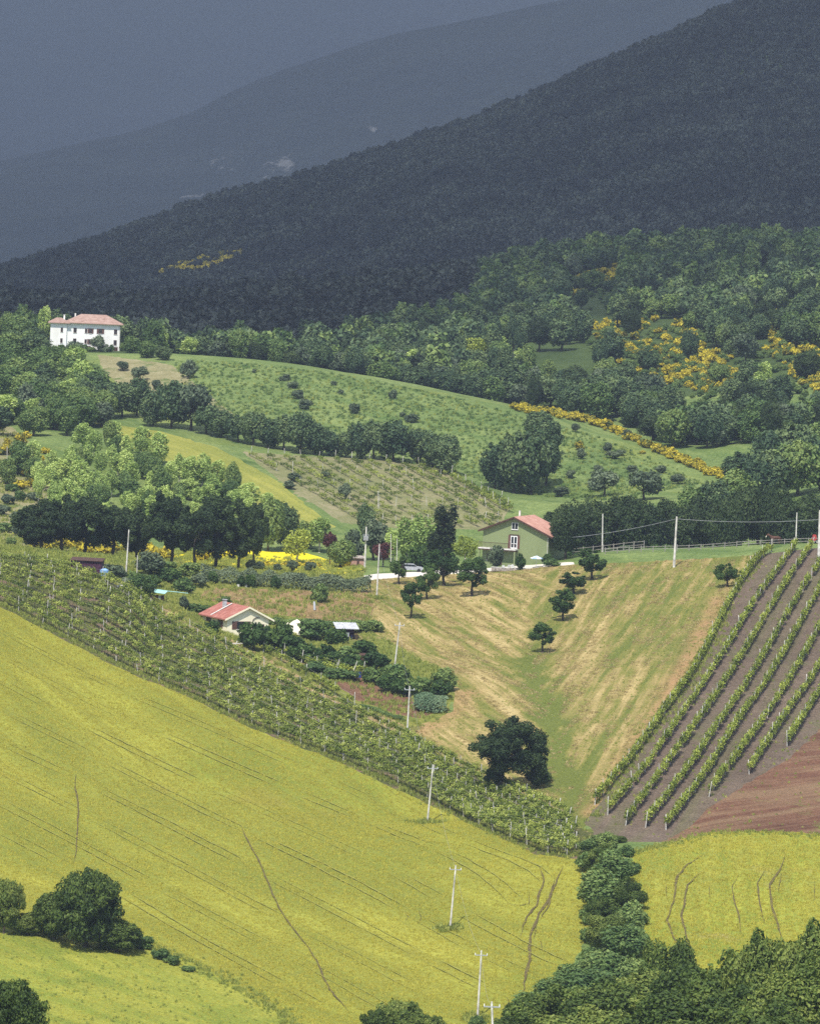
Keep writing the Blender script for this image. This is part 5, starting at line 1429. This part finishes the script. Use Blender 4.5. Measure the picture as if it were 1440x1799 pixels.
te = empty('garden_table', ground(896.5, 846.6), 0, 'small white garden table behind the white chairs', 'table')
MB().tube((0,0,.68),(0,0,.73),.5,.5,14).build('tabletop', m_frame, te)
for a in range(3): MB().tube((.35*math.cos(a*2.1), .35*math.sin(a*2.1), 0), (.1*math.cos(a*2.1), .1*math.sin(a*2.1), .68), .025, .025, 6).build('leg', m_frame, te)
pe = empty('parasol', ground(941, 845), 0, 'white and pale blue open parasol before the green house', 'parasol')
MB().tube((0,0,0),(0,0,2.15),.03,.03,8).build('pole', m_frame, pe)
can = MB(); rim = [(1.15*math.cos(t*math.pi/4), 1.15*math.sin(t*math.pi/4), 1.72) for t in range(8)]
for k in range(8):
    can._add([(0,0,2.15), rim[k], rim[(k+1)%8]], [(0,1,2)], k % 2)
    a, b = rim[k], rim[(k+1)%8]; can._add([a, b, (b[0],b[1],1.60), (a[0],a[1],1.60)], [(0,3,2,1)], k % 2)
can.build('canopy', [m_fabric, m_bluef], pe)
for k in range(8): MB().tube((0,0,1.9), (rim[k][0]*.9, rim[k][1]*.9, 1.75), .012, .012, 4).build('rib', m_frame, pe)

# cream cottage
cp = hit(410, 1114)
ct = empty('cottage', cp + Vector((0, 4.0, -.3)), R(27), 'small cream cottage with red tiled roof below the dry bank', 'cottage')
cw, Lc, Hc, Hp = 3.75, 10.0, 3.2, 5.0
MB().prism([(-cw,-1.5),(cw,-1.5),(cw,Hc-.22),(0,Hp-.22),(-cw,Hc-.22)], -5, 5).build('wall', m_cream, ct)
r1 = MB().hexa([(-cw-.55,-5.45,Hc-.47),(-.004,-5.45,Hp-.2),(-.004,5.3,Hp-.2),(-cw-.55,5.3,Hc-.47),(-cw-.55,-5.45,Hc-.27),(-.004,-5.45,Hp+.02),(-.004,5.3,Hp+.02),(-cw-.55,5.3,Hc-.27)]).build('roof', m_tiler, ct)
MB().hexa([(.004,-5.45,Hp-.2),(cw+.75,-5.45,Hc-.57),(cw+.75,5.3,Hc-.57),(.004,5.3,Hp-.2),(.004,-5.45,Hp+.02),(cw+.75,-5.45,Hc-.37),(cw+.75,5.3,Hc-.37),(.004,5.3,Hp+.02)]).build('roof', m_tiler, ct)
MB().hexa([(.008,-5.5,Hp-.3),(cw+.8,-5.5,Hc-.66),(cw+.8,-5.453,Hc-.66),(.008,-5.453,Hp-.3),(.008,-5.5,Hp-.0),(cw+.8,-5.5,Hc-.36),(cw+.8,-5.453,Hc-.36),(.008,-5.453,Hp-.0)]).build('verge_board', m_cream, r1)
MB().hexa([(-cw-.6,-5.5,Hc-.56),(-.0,-5.5,Hp-.3),(-.0,-5.453,Hp-.3),(-cw-.6,-5.453,Hc-.56),(-cw-.6,-5.5,Hc-.26),(-.0,-5.5,Hp-.0),(-.0,-5.453,Hp-.0),(-cw-.6,-5.453,Hc-.26)]).build('verge_board', m_cream, r1)
MB().box(-1.6,-1.1,1.2,1.8,Hp-1.2,Hp+.55).box(-1.7,-1.0,1.1,1.9,Hp+.551,Hp+.65).build('chimney', m_grey, r1)
MB().slab([(-cw-.3,.7,Hc-.05),(-.3,.7,Hp+.05),(-.3,1.1,Hp+.05),(-cw-.3,1.1,Hc-.05)], .05).build('flashing', m_conc, r1)
window(ct, -cw, -2.4, 1.9, 1.0, 1.3, m_shut, m_shut, ny=-1, side=True); window(ct, -cw, 2.2, 1.9, 1.0, 1.3, m_shut, m_shut, ny=-1, side=True)
window(ct, -1.2, -5, 1.9, 1.7, 1.3, m_shut, m_shut)
ap = []
for k in range(9):
    t = math.pi * k / 8; ap.append(Vector((1.7 - .9 * math.cos(t), -5.07, 2.3 + .9 * math.sin(t) ** .7)))
MB().path([Vector((.8,-5.07,.2))] + ap[:6], [.06] * 7, 6).build('drainpipe', m_wooddk, ct)
window(ct, 2.6, -5, 1.7, .7, .8, None, m_shut)
for k, (x, z) in enumerate([(-3.4,.0),(-3.1,.0)]):
    MB().tube((-cw-.7, -3.6+k*.9, -.2), (-cw-.7, -3.6+k*.9, .5), .22, .3, 10).build('flower_pot', m_pinkish, ct)

# cream tarpaulin over a heap, shed with grey roof, garden clutter
def tarp(px, py, w, d_, h, rz, mat, name, label, cat, seed):
    r = np.random.default_rng(seed); n = 12; p = hit(px, py)
    xs, ys = np.meshgrid(np.linspace(-1, 1, n), np.linspace(-1, 1, n)); rr2 = np.maximum(abs(xs), abs(ys))
    zz = h * (1 - rr2 ** 2.2) * (.55 + .45 * (1 - (xs + 1) / 2)) + r.normal(0, .05, xs.shape) * h
    zz[rr2 > .99] = -.1
    V = np.stack([xs * w / 2 + r.normal(0, .04, xs.shape), ys * d_ / 2, zz], -1).reshape(-1, 3)
    Jm, Im = np.meshgrid(np.arange(n - 1), np.arange(n - 1), indexing='ij'); b = Jm * n + Im
    fq = np.stack([b, b + 1, b + n + 1, b + n], -1).reshape(-1, 4)
    o = link(name, mesh_np(name, V, fq, mat, smooth=False), loc=p, rot=(0, 0, rz)); return tag(o, label, cat)
tarp(525, 1112, 5.2, 3.6, 2.6, R(-30), m_tarp, 'tarpaulin', 'cream tarpaulin sloping over a heap right of the cottage', 'tarpaulin', 3)
sp = hit(606, 1124)
sh = empty('shed', sp + Vector((0, 1.2, -.05)), R(12), 'open garden shed with grey sheet roof right of the cottage', 'shed')
for x in (-1.6, 1.6):
    for y in (-1.2, 1.2): MB().box(x-.06, x+.06, y-.06, y+.06, -.4, 1.9 + (.5 if y > 0 else 0)).build('post', m_wooddk, sh)
rs = MB().slab([(-1.95,-1.6,1.95),(1.95,-1.6,1.95),(1.95,1.5,2.75),(-1.95,1.5,2.75)], .05).build('roof', m_grey, sh)
for k in range(9): MB().slab([(-1.85+k*.44,-1.6,1.99),(-1.70+k*.44,-1.6,1.99),(-1.70+k*.44,1.5,2.79),(-1.85+k*.44,1.5,2.79)], .035).build('ridge', m_grey, rs)
MB().box(-1.54, 1.54, 1.15, 1.25, -.3, 2.0).build('back_wall', m_purple, sh)
MB().box(-1.75, -1.66, -1.1, 1.1, -.3, 1.7).build('side_wall', m_purple, sh)
MB().box(-.45, .35, -1.25, -1.2, -.1, 1.35).build('door', m_iron, sh)
for k in range(3): MB().tube((.5+k*.4,-.4,-.1),(.5+k*.4,-.4,.75),.18,.18,8).build('barrel', m_bluebin if k == 1 else m_purple, sh)
def lath(px, py, L, ang, tilt, r, mat, name, label, cat, base=0.0):
    p = hit(px, py); d = Vector((math.cos(ang) * math.cos(tilt), math.sin(ang) * math.cos(tilt), math.sin(tilt)))
    o = MB().path([Vector((0,0,base)), Vector((0,0,base)) + d * L * .5 + Vector((0,0,r*.4)), Vector((0,0,base)) + d * L], [r, r * .95, r * .8], 7).build(name, mat, loc=p); return tag(o, label, cat)
lath(617, 1188, 2.6, 0, R(72), .07, m_post, 'leaning_post', 'leaning pale post at the corner of the garden earth', 'post')
lath(618, 1152, 3.0, R(-4), R(-3), .14, m_conc, 'white_beam', 'white beam lying over the brown hut roof', 'beam', 1.3)
hut = empty('hut', hit(632, 1166) + Vector((0,.9,-.05)), R(8), 'tiny reddish brown hut in the garden thicket', 'hut')
MB().box(-1.0,1.0,-.7,.7,-.3,1.35).build('wall', m_shut, hut); MB().slab([(-1.15,-.9,1.45),(1.15,-.9,1.45),(1.15,.9,1.65),(-1.15,.9,1.65)], .06).build('roof', m_wooddk, hut)
MB().box(-.3,.3,-.74,-.703,-.1,1.1).build('door', m_wooddk, hut)
def drum(px, py, r, h, mat, label):
    e = empty('drum', hit(px, py), 0, label, 'drum')
    MB().tube((0,0,-.05),(0,0,h),r,r,12).build('barrel', mat, e)
    for z in (.02, h*.5, h-.05): MB().tube((0,0,z),(0,0,z+.05),r*1.06,r*1.06,12).build('hoop', mat, e)
drum(630, 1190, .34, .9, m_bluebin, 'deep blue drum beside the leaning post'); drum(678, 1213, .26, .75, m_conc, 'white drum at the edge of the garden earth')
drum(594, 1165, .3, .6, m_conc, 'pale drum in the garden thicket'); drum(366, 1110, .3, .6, m_black, 'black drum at the left corner of the cottage')
lath(398, 1133, 2.6, R(20), R(3), .09, m_conc, 'pale_plank', 'pale plank lying on the track before the cottage', 'plank', .15)
lath(413, 1133, 1.1, R(40), R(60), .07, m_conc, 'pale_stake', 'short pale stake beside the lying plank', 'stake')
lath(512, 1134, 2.6, R(-18), R(-6), .07, m_post, 'fallen_pole', 'fallen thin pole across the thicket below the tarpaulin', 'pole', .8)
lath(552, 1072, 1.6, R(100), R(60), .22, m_iron, 'scrap_cart', 'dark scrap stood on the dry bank beneath the green bush', 'scrap')
# yard on the left: maroon shed, blue tank, turquoise sheet, brick pile
ms = empty('shed', ground(152, 784), R(-6), 'dark maroon shed under the oaks behind the vineyard', 'shed')
for k in range(12): MB().box(-2.6+k*.435, -2.6+k*.435+.425, -1.0-(k%2)*.02, -.9, -.4, 2.3).build('plank', m_purple, ms)
MB().box(-2.62, 2.62, -.88, 1.3, -.4, 2.28).build('wall', m_purple, ms); MB().slab([(-2.8,-1.3,2.35),(2.8,-1.3,2.35),(2.8,1.5,2.7),(-2.8,1.5,2.7)], .07).build('roof', m_wooddk, ms)
bt = empty('water_tank', ground(182, 783), 0, 'light blue water tank beside the maroon shed', 'tank')
MB().tube((0,0,-.2),(0,0,1.5),.75,.75,16).build('body', m_blue, bt); MB().tube((0,0,1.5),(0,0,1.75),.75,.3,16).build('lid', m_blue, bt); MB().tube((-.4,-.7,.1),(-.4,-1.0,.1),.06,.06,8).build('tap', m_iron, bt)
ts = empty('lean_to', hit(278, 1052) + Vector((0,.8,0)), R(-14), 'turquoise sheet lean-to over clutter in the yard', 'shelter')
MB().slab([(-1.4,-.9,1.15),(1.3,-.9,.95),(1.3,.9,1.35),(-1.4,.9,1.55)], .05).build('roof', m_teal, ts)
for x in (-1.25, 1.15):
    for y in (-.75, .75): MB().tube((x,y,-.2),(x,y,1.0+(.35 if y>0 else 0)),.04,.04,6).build('post', m_wooddk, ts)
for k in range(4): MB().box(-1.0+k*.5,-1.0+k*.5+.36,-.3,.3,-.1,.5+.1*(k%2)).build('crate', [m_purple,m_shut,m_iron,m_wooddk][k], ts)
lath(286, 1048, 4.2, R(-5), R(-3), .07, m_teal, 'long_pipe', 'long pale pipe lying to the right of the turquoise sheet', 'pipe', 1.0)
bp = empty('brick_pile', hit(263, 1052), R(10), 'small pinkish brick pile by the leaning stake in the yard', 'bricks')
for a in range(3):
    for b in range(4 - a):
        for c in range(2): MB().box(-.6+b*.31+a*.15, -.6+b*.31+a*.15+.29, -.3+c*.3, -.3+c*.3+.28, a*.21, a*.21+.2).build('brick', m_pinkish, bp)
lath(256, 1050, 2.8, R(150), R(74), .06, m_post, 'leaning_stake', 'pale stake leaning by the brick pile in the yard', 'stake')
lath(205, 1031, .9, R(10), R(10), .16, m_conc, 'pale_log', 'pale log lying at the top of the left vineyard', 'log', .1)
drum(225, 1024, .35, .7, m_conc, 'white drum under the bushes by the left pole'); drum(376, 1022, .25, .6, m_blue, 'pale blue drum at the left end of the hedge')
drum(418, 1030, .22, .4, m_conc, 'small white drum left below the hedge'); drum(432, 1031, .22, .4, m_conc, 'small white drum right below the hedge')
# low pink hut behind the transformer pole
ph = empty('hut', ground(625, 874), R(5), 'low pinkish hut with dark door behind the transformer pole', 'hut')
MB().box(-1.6,1.6,0,2.2,-.5,1.6).build('wall', m_pinkish, ph); MB().slab([(-1.8,-.3,1.68),(1.8,-.3,1.68),(1.8,2.4,2.0),(-1.8,2.4,2.0)],.07).build('roof', m_stone, ph); MB().box(.1,.5,-.04,-.003,-.3,1.2).build('door', m_wooddk, ph)
# white car half hidden on the road
def car(px, d, rz, mat, label):
    e = empty('parked_car', ground(px, d), rz, label, 'car')
    prof = [(-2.0,.35),(2.0,.35),(2.05,.75),(1.85,.92),(1.0,1.0),(.45,1.42),(-1.2,1.45),(-1.85,1.0),(-2.05,.8)]
    MB().prism(prof, -.82, .82).build('body', mat, e)
    MB().prism([(.88,1.02),(.40,1.36),(-1.1,1.38),(-1.6,1.02)], -.84, .84).build('window', m_glass, e)
    for x in (-1.25, 1.3):
        for y in (-.8, .8):
            w_ = MB().tube((x, y-.1, .32), (x, y+.1, .32), .32, .32, 14).build('wheel', m_black, e)
    for y in (-.6, .6): MB().box(2.03, 2.07, y-.15, y+.15, .65, .8).build('headlight', m_frame, e)
car(722, 849, R(4), m_iron, 'silver car parked on the road behind the orchard trees')

# ------------------------------------------------------------------ poles
def power_pole(top, base, label, arms=1, r=.13, d=None, box=False, steps=False):
    b = hit(*base) if d is None else ground(base[0], d)
    t = at(top[0], top[1], b.y)
    e = empty('utility_pole', b, 0, label, 'pole', 'utility poles')
    v = t - b
    MB().tube(Vector((0,0,0)) - v.normalized() * .5, v, r, r * .62, 10).build('mast', m_pole, e)
    if arms:
        c = v * .93
        MB().box(c.x - .75, c.x + .75, c.y - .06, c.y + .06, c.z - .05, c.z + .05).build('crossarm', m_iron, e)
        for x in (-.7, 0, .7):
            MB().tube((c.x + x, c.y - .09 if x == 0 else c.y, c.z + .051), (c.x + x, c.y - .09 if x == 0 else c.y, c.z + .26), .055, .04, 8).build('insulator', m_ins, e)
    if box:
        c = v * .72
        bx_ = MB().box(c.x - .45, c.x + .45, c.y - .55, c.y - .12, c.z - .4, c.z + .4).build('transformer', m_iron, e)
        for k in range(5): MB().box(c.x - .4 + k * .18, c.x - .36 + k * .18, c.y - .62, c.y - .551, c.z - .35, c.z + .3).build('fin', m_iron, bx_)
        MB().box(c.x - .6, c.x + .6, c.y - .10, c.y + .02, c.z + .55, c.z + .65).build('crossarm', m_iron, e)
    return e, t
PL = [((863,1760),(868,1890),'cut off pole with crossarm at the bottom edge',1,None),((845,1670),(838,1789),'pale pole in the wheat near the bottom edge',1,None),((800,1520),(790,1631),'pale pole standing alone in the middle of the wheat',1,None),
 ((760,1343),(750,1445),'pale pole at the upper edge of the wheat',1,None),((719,1205),(714,1299),'pale pole with crossarm at the right end of the garden',1,None),((702,1093),(692,1176),'pale leaning pole rising from the garden thicket',1,None),
 ((666,955),(661,1050),'tall pale pole at the left end of the mown slope',0,None),((226,930),(221,1006),'white pole before the dark oaks on the left',0,None),((241,975),(240,1010),'short white post right of the left pole',0,None),
 ((1188,907),(1183,996),'thick white pole on the grass crest in front of the rail fence',0,None),((1058,902),(1057,970),'slim white pole behind the rail fence',0,860),((1399,900),(1397,962),'slim pole near the horse',0,846),
 ((643,925),(640,1003),'grey transformer pole behind the hedge end',0,868),((697,946),(696,985),'short pale pole before the willows',0,880),((686,938),(686,975),'thin pale green pole before the willows',0,884),
 ((12,784),(12,828),'white post among the broom at the left edge',0,None),((664,862),(664,902),'thin pole at the foot of the far vineyard',0,None),((1440,896),(1438,990),'thick white pole cut by the right edge',0,None)]
TOPS = []
for k, (t, b, lb, arms, d) in enumerate(PL):
    rr_ = {9: .24, 17: .38, 12: .20}.get(k, .09 if k in (8, 13, 14, 15, 16) else .15 if k > 5 else .14)
    e, tp = power_pole(t, b, lb, arms, rr_, d, box=(k == 12)); TOPS.append(tp)
def cable(a, b, sag, r, label):
    a, b = Vector(a), Vector(b); pts = []
    for k in range(15):
        t = k / 14; p = a.lerp(b, t); p.z -= sag * 4 * t * (1 - t); pts.append(p - a)
    o = MB().path(pts, [r] * 15, 5).build('overhead_cable', m_iron, loc=a); tag(o, label, 'cable', 'overhead cables')
cable(TOPS[9] - Vector((0,0,.4)), at(976, 946, 853), .5, .035, 'sagging cable from the green house to the thick white pole')
cable(TOPS[9] - Vector((0,0,.4)), TOPS[17] - Vector((0,0,1.6)), .5, .03, 'sagging cable from the thick white pole to the right edge')
for a, b in ((0,1),(1,2),(2,3),(3,4),(4,5),(5,6)):
    cable(TOPS[a] - Vector((0,0,.4)), TOPS[b] - Vector((0,0,.4)), 1.2, .008, 'thin cable between the poles of the wheat field line')
# collars on the two thick poles
# ------------------------------------------------------------------ rail fence, horse, machine
fx = [(1000,972),(1040,969),(1075,968)] 
fl = [ground(x, 846.5 - (x - 1000) * .012) for x in np.linspace(1062, 1440, 19)]
fe = empty('rail_fence', fl[0], 0, 'pale wooden rail fence along the grass crest', 'fence')
for k, p in enumerate(fl):
    q = p - fl[0]; MB().box(q.x-.07, q.x+.07, q.y-.07, q.y+.07, q.z-.3, q.z+1.15+random.uniform(-.08,.1)).build('post', m_rail, fe)
    if k:
        a = fl[k-1] - fl[0]
        for hz in (.5, .95):
            j0, j1 = random.uniform(-.05,.05), random.uniform(-.05,.05)
            MB().tube((a.x+.07, a.y-.1, a.z+hz+j0), (q.x-.07, q.y-.1, q.z+hz+j1), .055, .05, 6).build('rail', m_rail, fe)
f2 = [ground(x, 858 + (1062 - x) * .05) for x in np.linspace(1005, 1130, 8)]
fe2 = empty('rail_fence', f2[0], 0, 'second pale rail fence of the paddock behind the crest', 'fence')
for k, p in enumerate(f2):
    q = p - f2[0]; MB().box(q.x-.07, q.x+.07, q.y-.07, q.y+.07, q.z-.3, q.z+1.5).build('post', m_rail, fe2)
    if k:
        a = f2[k-1] - f2[0]
        for hz in (.7, 1.3): MB().tube((a.x+.07, a.y-.1, a.z+hz), (q.x-.07, q.y-.1, q.z+hz), .05, .05, 6).build('rail', m_rail, fe2)

def horse():
    p = ground(1359, 850.5); p.z = max(p.z, at(1359, 972, 850.5).z)
    p = ground(1359, 850.5)
    e = empty('horse', p, 0, 'brown horse with pale face standing behind the rail fence', 'horse')
    sk = bpy.data.meshes.new('body')
    J = [(0.75,0,1.28,.34),(0.35,0,1.26,.37),(-.1,0,1.27,.36),(-.5,0,1.33,.34),            # 0-3 rump to chest
         (-.80,0,1.55,.22),(-1.05,0,1.78,.17),(-1.22,0,1.88,.14),(-1.42,0,1.68,.10),(-1.56,0,1.50,.075),   # 4-8 neck, head
         (.80,.17,.98,.19),(.70,.17,.74,.11),(.88,.17,.50,.075),(.82,.17,.12,.055),(.78,.17,.02,.07),
         (.80,-.17,.98,.19),(.78,-.17,.74,.11),(.96,-.17,.50,.075),(.90,-.17,.12,.055),(.86,-.17,.02,.07),
         (-.52,.16,.98,.14),(-.54,.16,.58,.08),(-.52,.16,.14,.05),(-.56,.16,.02,.065),
         (-.48,-.16,.98,.14),(-.40,-.16,.58,.08),(-.42,-.16,.14,.05),(-.46,-.16,.02,.065),
         (1.08,0,1.42,.07),(1.22,0,1.1,.075),(1.22,0,.7,.05),(-1.14,.09,2.04,.03),(-1.14,-.09,2.04,.03)]
    E = [(0,1),(1,2),(2,3),(3,4),(4,5),(5,6),(6,7),(7,8),(0,9),(9,10),(10,11),(11,12),(12,13),(0,14),(14,15),(15,16),(16,17),(17,18),(3,19),(19,20),(20,21),(21,22),(3,23),(23,24),(24,25),(25,26),(0,27),(27,28),(28,29),(6,30),(6,31)]
    sk.from_pydata([j[:3] for j in J], E, []); sk.materials.append(m_horse)
    o = link('body', sk, e)
    md = o.modifiers.new('skin', 'SKIN')
    for v, j in zip(sk.skin_vertices[0].data, J): v.radius = (j[3], j[3])
    sk.skin_vertices[0].data[1].use_root = True
    o.modifiers.new('sub', 'SUBSURF').levels = 1; o.modifiers['sub'].render_levels = 2
    MB().hexa([(-1.66,-.07,1.40),(-1.50,-.09,1.38),(-1.50,.09,1.38),(-1.66,.07,1.40),(-1.40,-.08,1.80),(-1.28,-.09,1.84),(-1.28,.09,1.84),(-1.40,.08,1.80)]).build('face_blaze', m_horsew, e)
    mb = MB()
    for k in range(8):
        t = k / 7; a = Vector((-1.15 + .5 * t, 0, 2.02 - .35 * t)); mb.tube(a, a + Vector((.05, -.16, -.28)), .05, .02, 5)
    mb.build('mane', m_mane, e)
    return e
horse()
def machine():
    p = ground(1428, 842)
    e = empty('farm_machine', p, R(15), 'red farm machine with a grey arm near the right edge', 'machine', None, .7)
    MB().hexa([(-.5,-.6,.7),(.9,-.6,.7),(.9,.6,.7),(-.5,.6,.7),(-.4,-.5,1.5),(.6,-.5,1.7),(.6,.5,1.7),(-.4,.5,1.5)]).build('body', m_redm, e)
    MB().hexa([(-.2,-.5,1.72),(.55,-.5,1.72),(.55,.5,1.72),(-.2,.5,1.72),(-.1,-.45,2.3),(.5,-.45,2.3),(.5,.45,2.3),(-.1,.45,2.3)]).build('hood', m_redm, e)
    MB().tube((-.4,0,1.5),(-1.7,0,.3),.07,.06,8).build('arm', m_iron, e)
    for x, r in ((-.2,.4),(.7,.55)):
        for y in (-.7,.7):
            w_ = MB().tube((x,y-.12,r),(x,y+.12,r),r,r,16).build('wheel', m_black, e); MB().tube((x,y-.13,r),(x,y+.13,r),r*.5,r*.5,12).build('rim', m_conc, w_)
machine()
# ------------------------------------------------------------------ small growth: tufts as uncountable ground cover
def tuft(seed, mat, n, h, w, spread):
    rg = np.random.default_rng(seed); V = []; Fc = []
    for k in range(n):
        a = rg.uniform(0, 6.28); r = spread * rg.random() ** .5; x, y = r * math.cos(a), r * math.sin(a)
        b = rg.uniform(0, 6.28); dx, dy = math.cos(b) * w / 2, math.sin(b) * w / 2; hh = h * rg.uniform(.6, 1.2); lx, ly = rg.normal(0, .35, 2) * hh
        i = len(V); V += [(x - dx, y - dy, -.05), (x + dx, y + dy, -.05), (x + lx + dx * .3, y + ly + dy * .3, hh), (x + lx - dx * .3, y + ly - dy * .3, hh * .95)]
        Fc.append((i, i + 1, i + 2, i + 3))
    me = mesh_np('tuft', V, Fc, mat); a = me.attributes.new('tint', 'FLOAT', 'POINT'); a.data.foreach_set('value', np.full(len(V), rg.random(), np.float32)); return me
T_green = [tuft(k, L_grass, 14, .38, .10, .30) for k in range(4)]
T_dry = [tuft(k + 9, L_dry, 12, .16, .12, .36) for k in range(4)]
T_wheat = [tuft(k + 19, L_wheat, 12, .22, .07, .28) for k in range(4)]
T_weed = [tuft(k + 29, L_grass, 16, .55, .14, .35) for k in range(4)]
def fill(region, per_m2, thin=None):
    w = POLY[region]; x0, x1 = max(w[:, 0].min(), -100), min(w[:, 0].max(), 100); y0, y1 = max(w[:, 1].min(), 500), w[:, 1].max()
    n = int((x1 - x0) * (y1 - y0) * per_m2); x = rng.uniform(x0, x1, n); y = rng.uniform(y0, y1, n)
    k = inpoly(x, y, w); x, y = x[k], y[k]
    if thin is not None: k = thin(x, y); x, y = x[k], y[k]
    z = H(x, y); k = in_view(x, y, z, 20); return np.stack([x, y, z], 1)[k]
def cover_stuff(name, P, meshes, s0, s1, label, cat):
    s = rng.uniform(s0, s1, len(P)); gn_stuff(name, meshes, P, rng.uniform(0, 6.28, len(P)), np.stack([s, s, s], 1), label, cat)
def _swath(x, y):
    side = x > np.interp(y, hollow[np.argsort(hollow[:, 1]), 1], hollow[np.argsort(hollow[:, 1]), 0])
    a = np.where(side, A_MOWR, A_MOWL); al = x * np.cos(a) + y * np.sin(a); ac = -x * np.sin(a) + y * np.cos(a)
    return vnoise(ac / .95, al / 9.0 + 5)
P = fill('mown_field', 3.0, lambda x, y: _swath(x, y) > .60)
cover_stuff('mown_hay', P, T_dry, .5, 1.1, 'dry mown hay lying over the slope', 'hay')
P = fill('mown_field', 1.2, lambda x, y: _swath(x, y) < .36)
cover_stuff('slope_grass', P, T_green, .3, .6, 'short green grass tufts on the mown slope', 'grass')
P = fill('vineyard_grass', 1.1, lambda x, y: vnoise(x / 3, y / 3) > .35)
cover_stuff('vineyard_weeds', P, T_green, .6, 1.2, 'grass and weeds under the left vine rows', 'grass')
P = fill('rough_grass', 1.3, lambda x, y: vnoise(x / 4, y / 4) > .3)
cover_stuff('yard_grass', P, T_green, .6, 1.5, 'rough grass of the yard and garden', 'grass')
P = fill('pasture', 1.5); cover_stuff('pasture_grass', P, T_wheat + T_green[:1], .4, .8, 'long grass of the lower left pasture', 'grass')
P = fill('vineyard_earth', .25, lambda x, y: vnoise(x / 4, y / 4) > .5); cover_stuff('vineyard_tufts', P, T_green, .4, .9, 'sparse weeds on the right vineyard earth', 'weeds')
P = fill('ploughed_field', .12); cover_stuff('field_tufts', P, T_green, .4, .8, 'sparse weeds on the ploughed earth', 'weeds')
P = fill('dry_bank', .9, lambda x, y: vnoise(x / 3, y / 3) > .45); cover_stuff('bank_tufts', P, T_dry, .8, 1.8, 'dry grass tufts on the brown bank', 'grass')
# wheat and barley ears, thinned on wheel lines
P = fill('wheat_field', 4.0); cover_stuff('wheat_ears', P, T_wheat, .5, 1.0, 'standing wheat of the big yellow field', 'wheat')
P = fill('barley_field', 5.0); cover_stuff('barley_ears', P, T_wheat, .6, 1.1, 'standing barley of the right field', 'barley')
# weeds along borders
def border(px_line, n, w, meshes, s0, s1, label, cat, name):
    L = wline(px_line, 6); cum = np.r_[0, np.cumsum(np.linalg.norm(np.diff(L[:, :2], axis=0), axis=1))]
    s = rng.uniform(0, cum[-1], n); x = np.interp(s, cum, L[:, 0]) + rng.normal(0, w, n); y = np.interp(s, cum, L[:, 1]) + rng.normal(0, w, n)
    cover_stuff(name, np.stack([x, y, H(x, y)], 1), meshes, s0, s1, label, cat)
border([(WB[1][0], WB[1][1] - 6)] + [(a, b - 7) for a, b in WB[2:]], 1300, .6, T_weed, .4, .9, 'weedy strip between the wheat and the left vineyard', 'weeds', 'edge_weeds')
border([(250,1655),(300,1676),(380,1712),(480,1770),(545,1830)], 420, 1.1, T_weed, .3, .8, 'weedy strip between the wheat and the pasture', 'weeds', 'edge_weeds')
border([(1040,1442),(1110,1333),(1160,1262),(1225,1178),(1295,1035),(1330,975)], 700, .7, T_green, .6, 1.3, 'grass strip beside the right vineyard', 'grass', 'edge_grass')
border([(1100,1500),(1180,1482),(1250,1464),(1340,1462),(1440,1468)], 400, .8, T_weed, .3, .7, 'weedy strip above the barley', 'weeds', 'edge_weeds')
for (x, y) in [(790,1632),(750,1446),(838,1790),(714,1300),(661,1051)]:
    p = hit(x, y); n = 60; q = np.stack([p.x + rng.normal(0, .8, n), p.y + rng.normal(0, .8, n)], 1)
    cover_stuff('pole_weeds', np.c_[q, H(q[:, 0], q[:, 1])], T_weed, .5, 1.1, 'weeds growing round the foot of a pole', 'weeds')

w = hits(*np.array([(300,632),(450,640),(600,658),(750,688),(900,726),(1050,768),(1200,828),(1240,850),(1100,880),(950,872),(850,846),(780,828),(600,792),(400,742),(340,700)]).T)[:, :2]
POLY['green_meadow'] = w
T_mead = [tuft(k + 39, L_mix, 14, .38, .12, .34) for k in range(3)]
P = fill('green_meadow', .5); cover_stuff('meadow_grass', P, T_green[:1] + T_mead, .6, 1.5, 'long rough grass of the green meadow', 'grass')
P = fill('scrub_bank', .8, lambda x, y: vnoise(x / 4, y / 4) > .4); cover_stuff('bank_grass', P, T_green, .7, 1.6, 'rough grass on the scrubby left bank', 'grass')
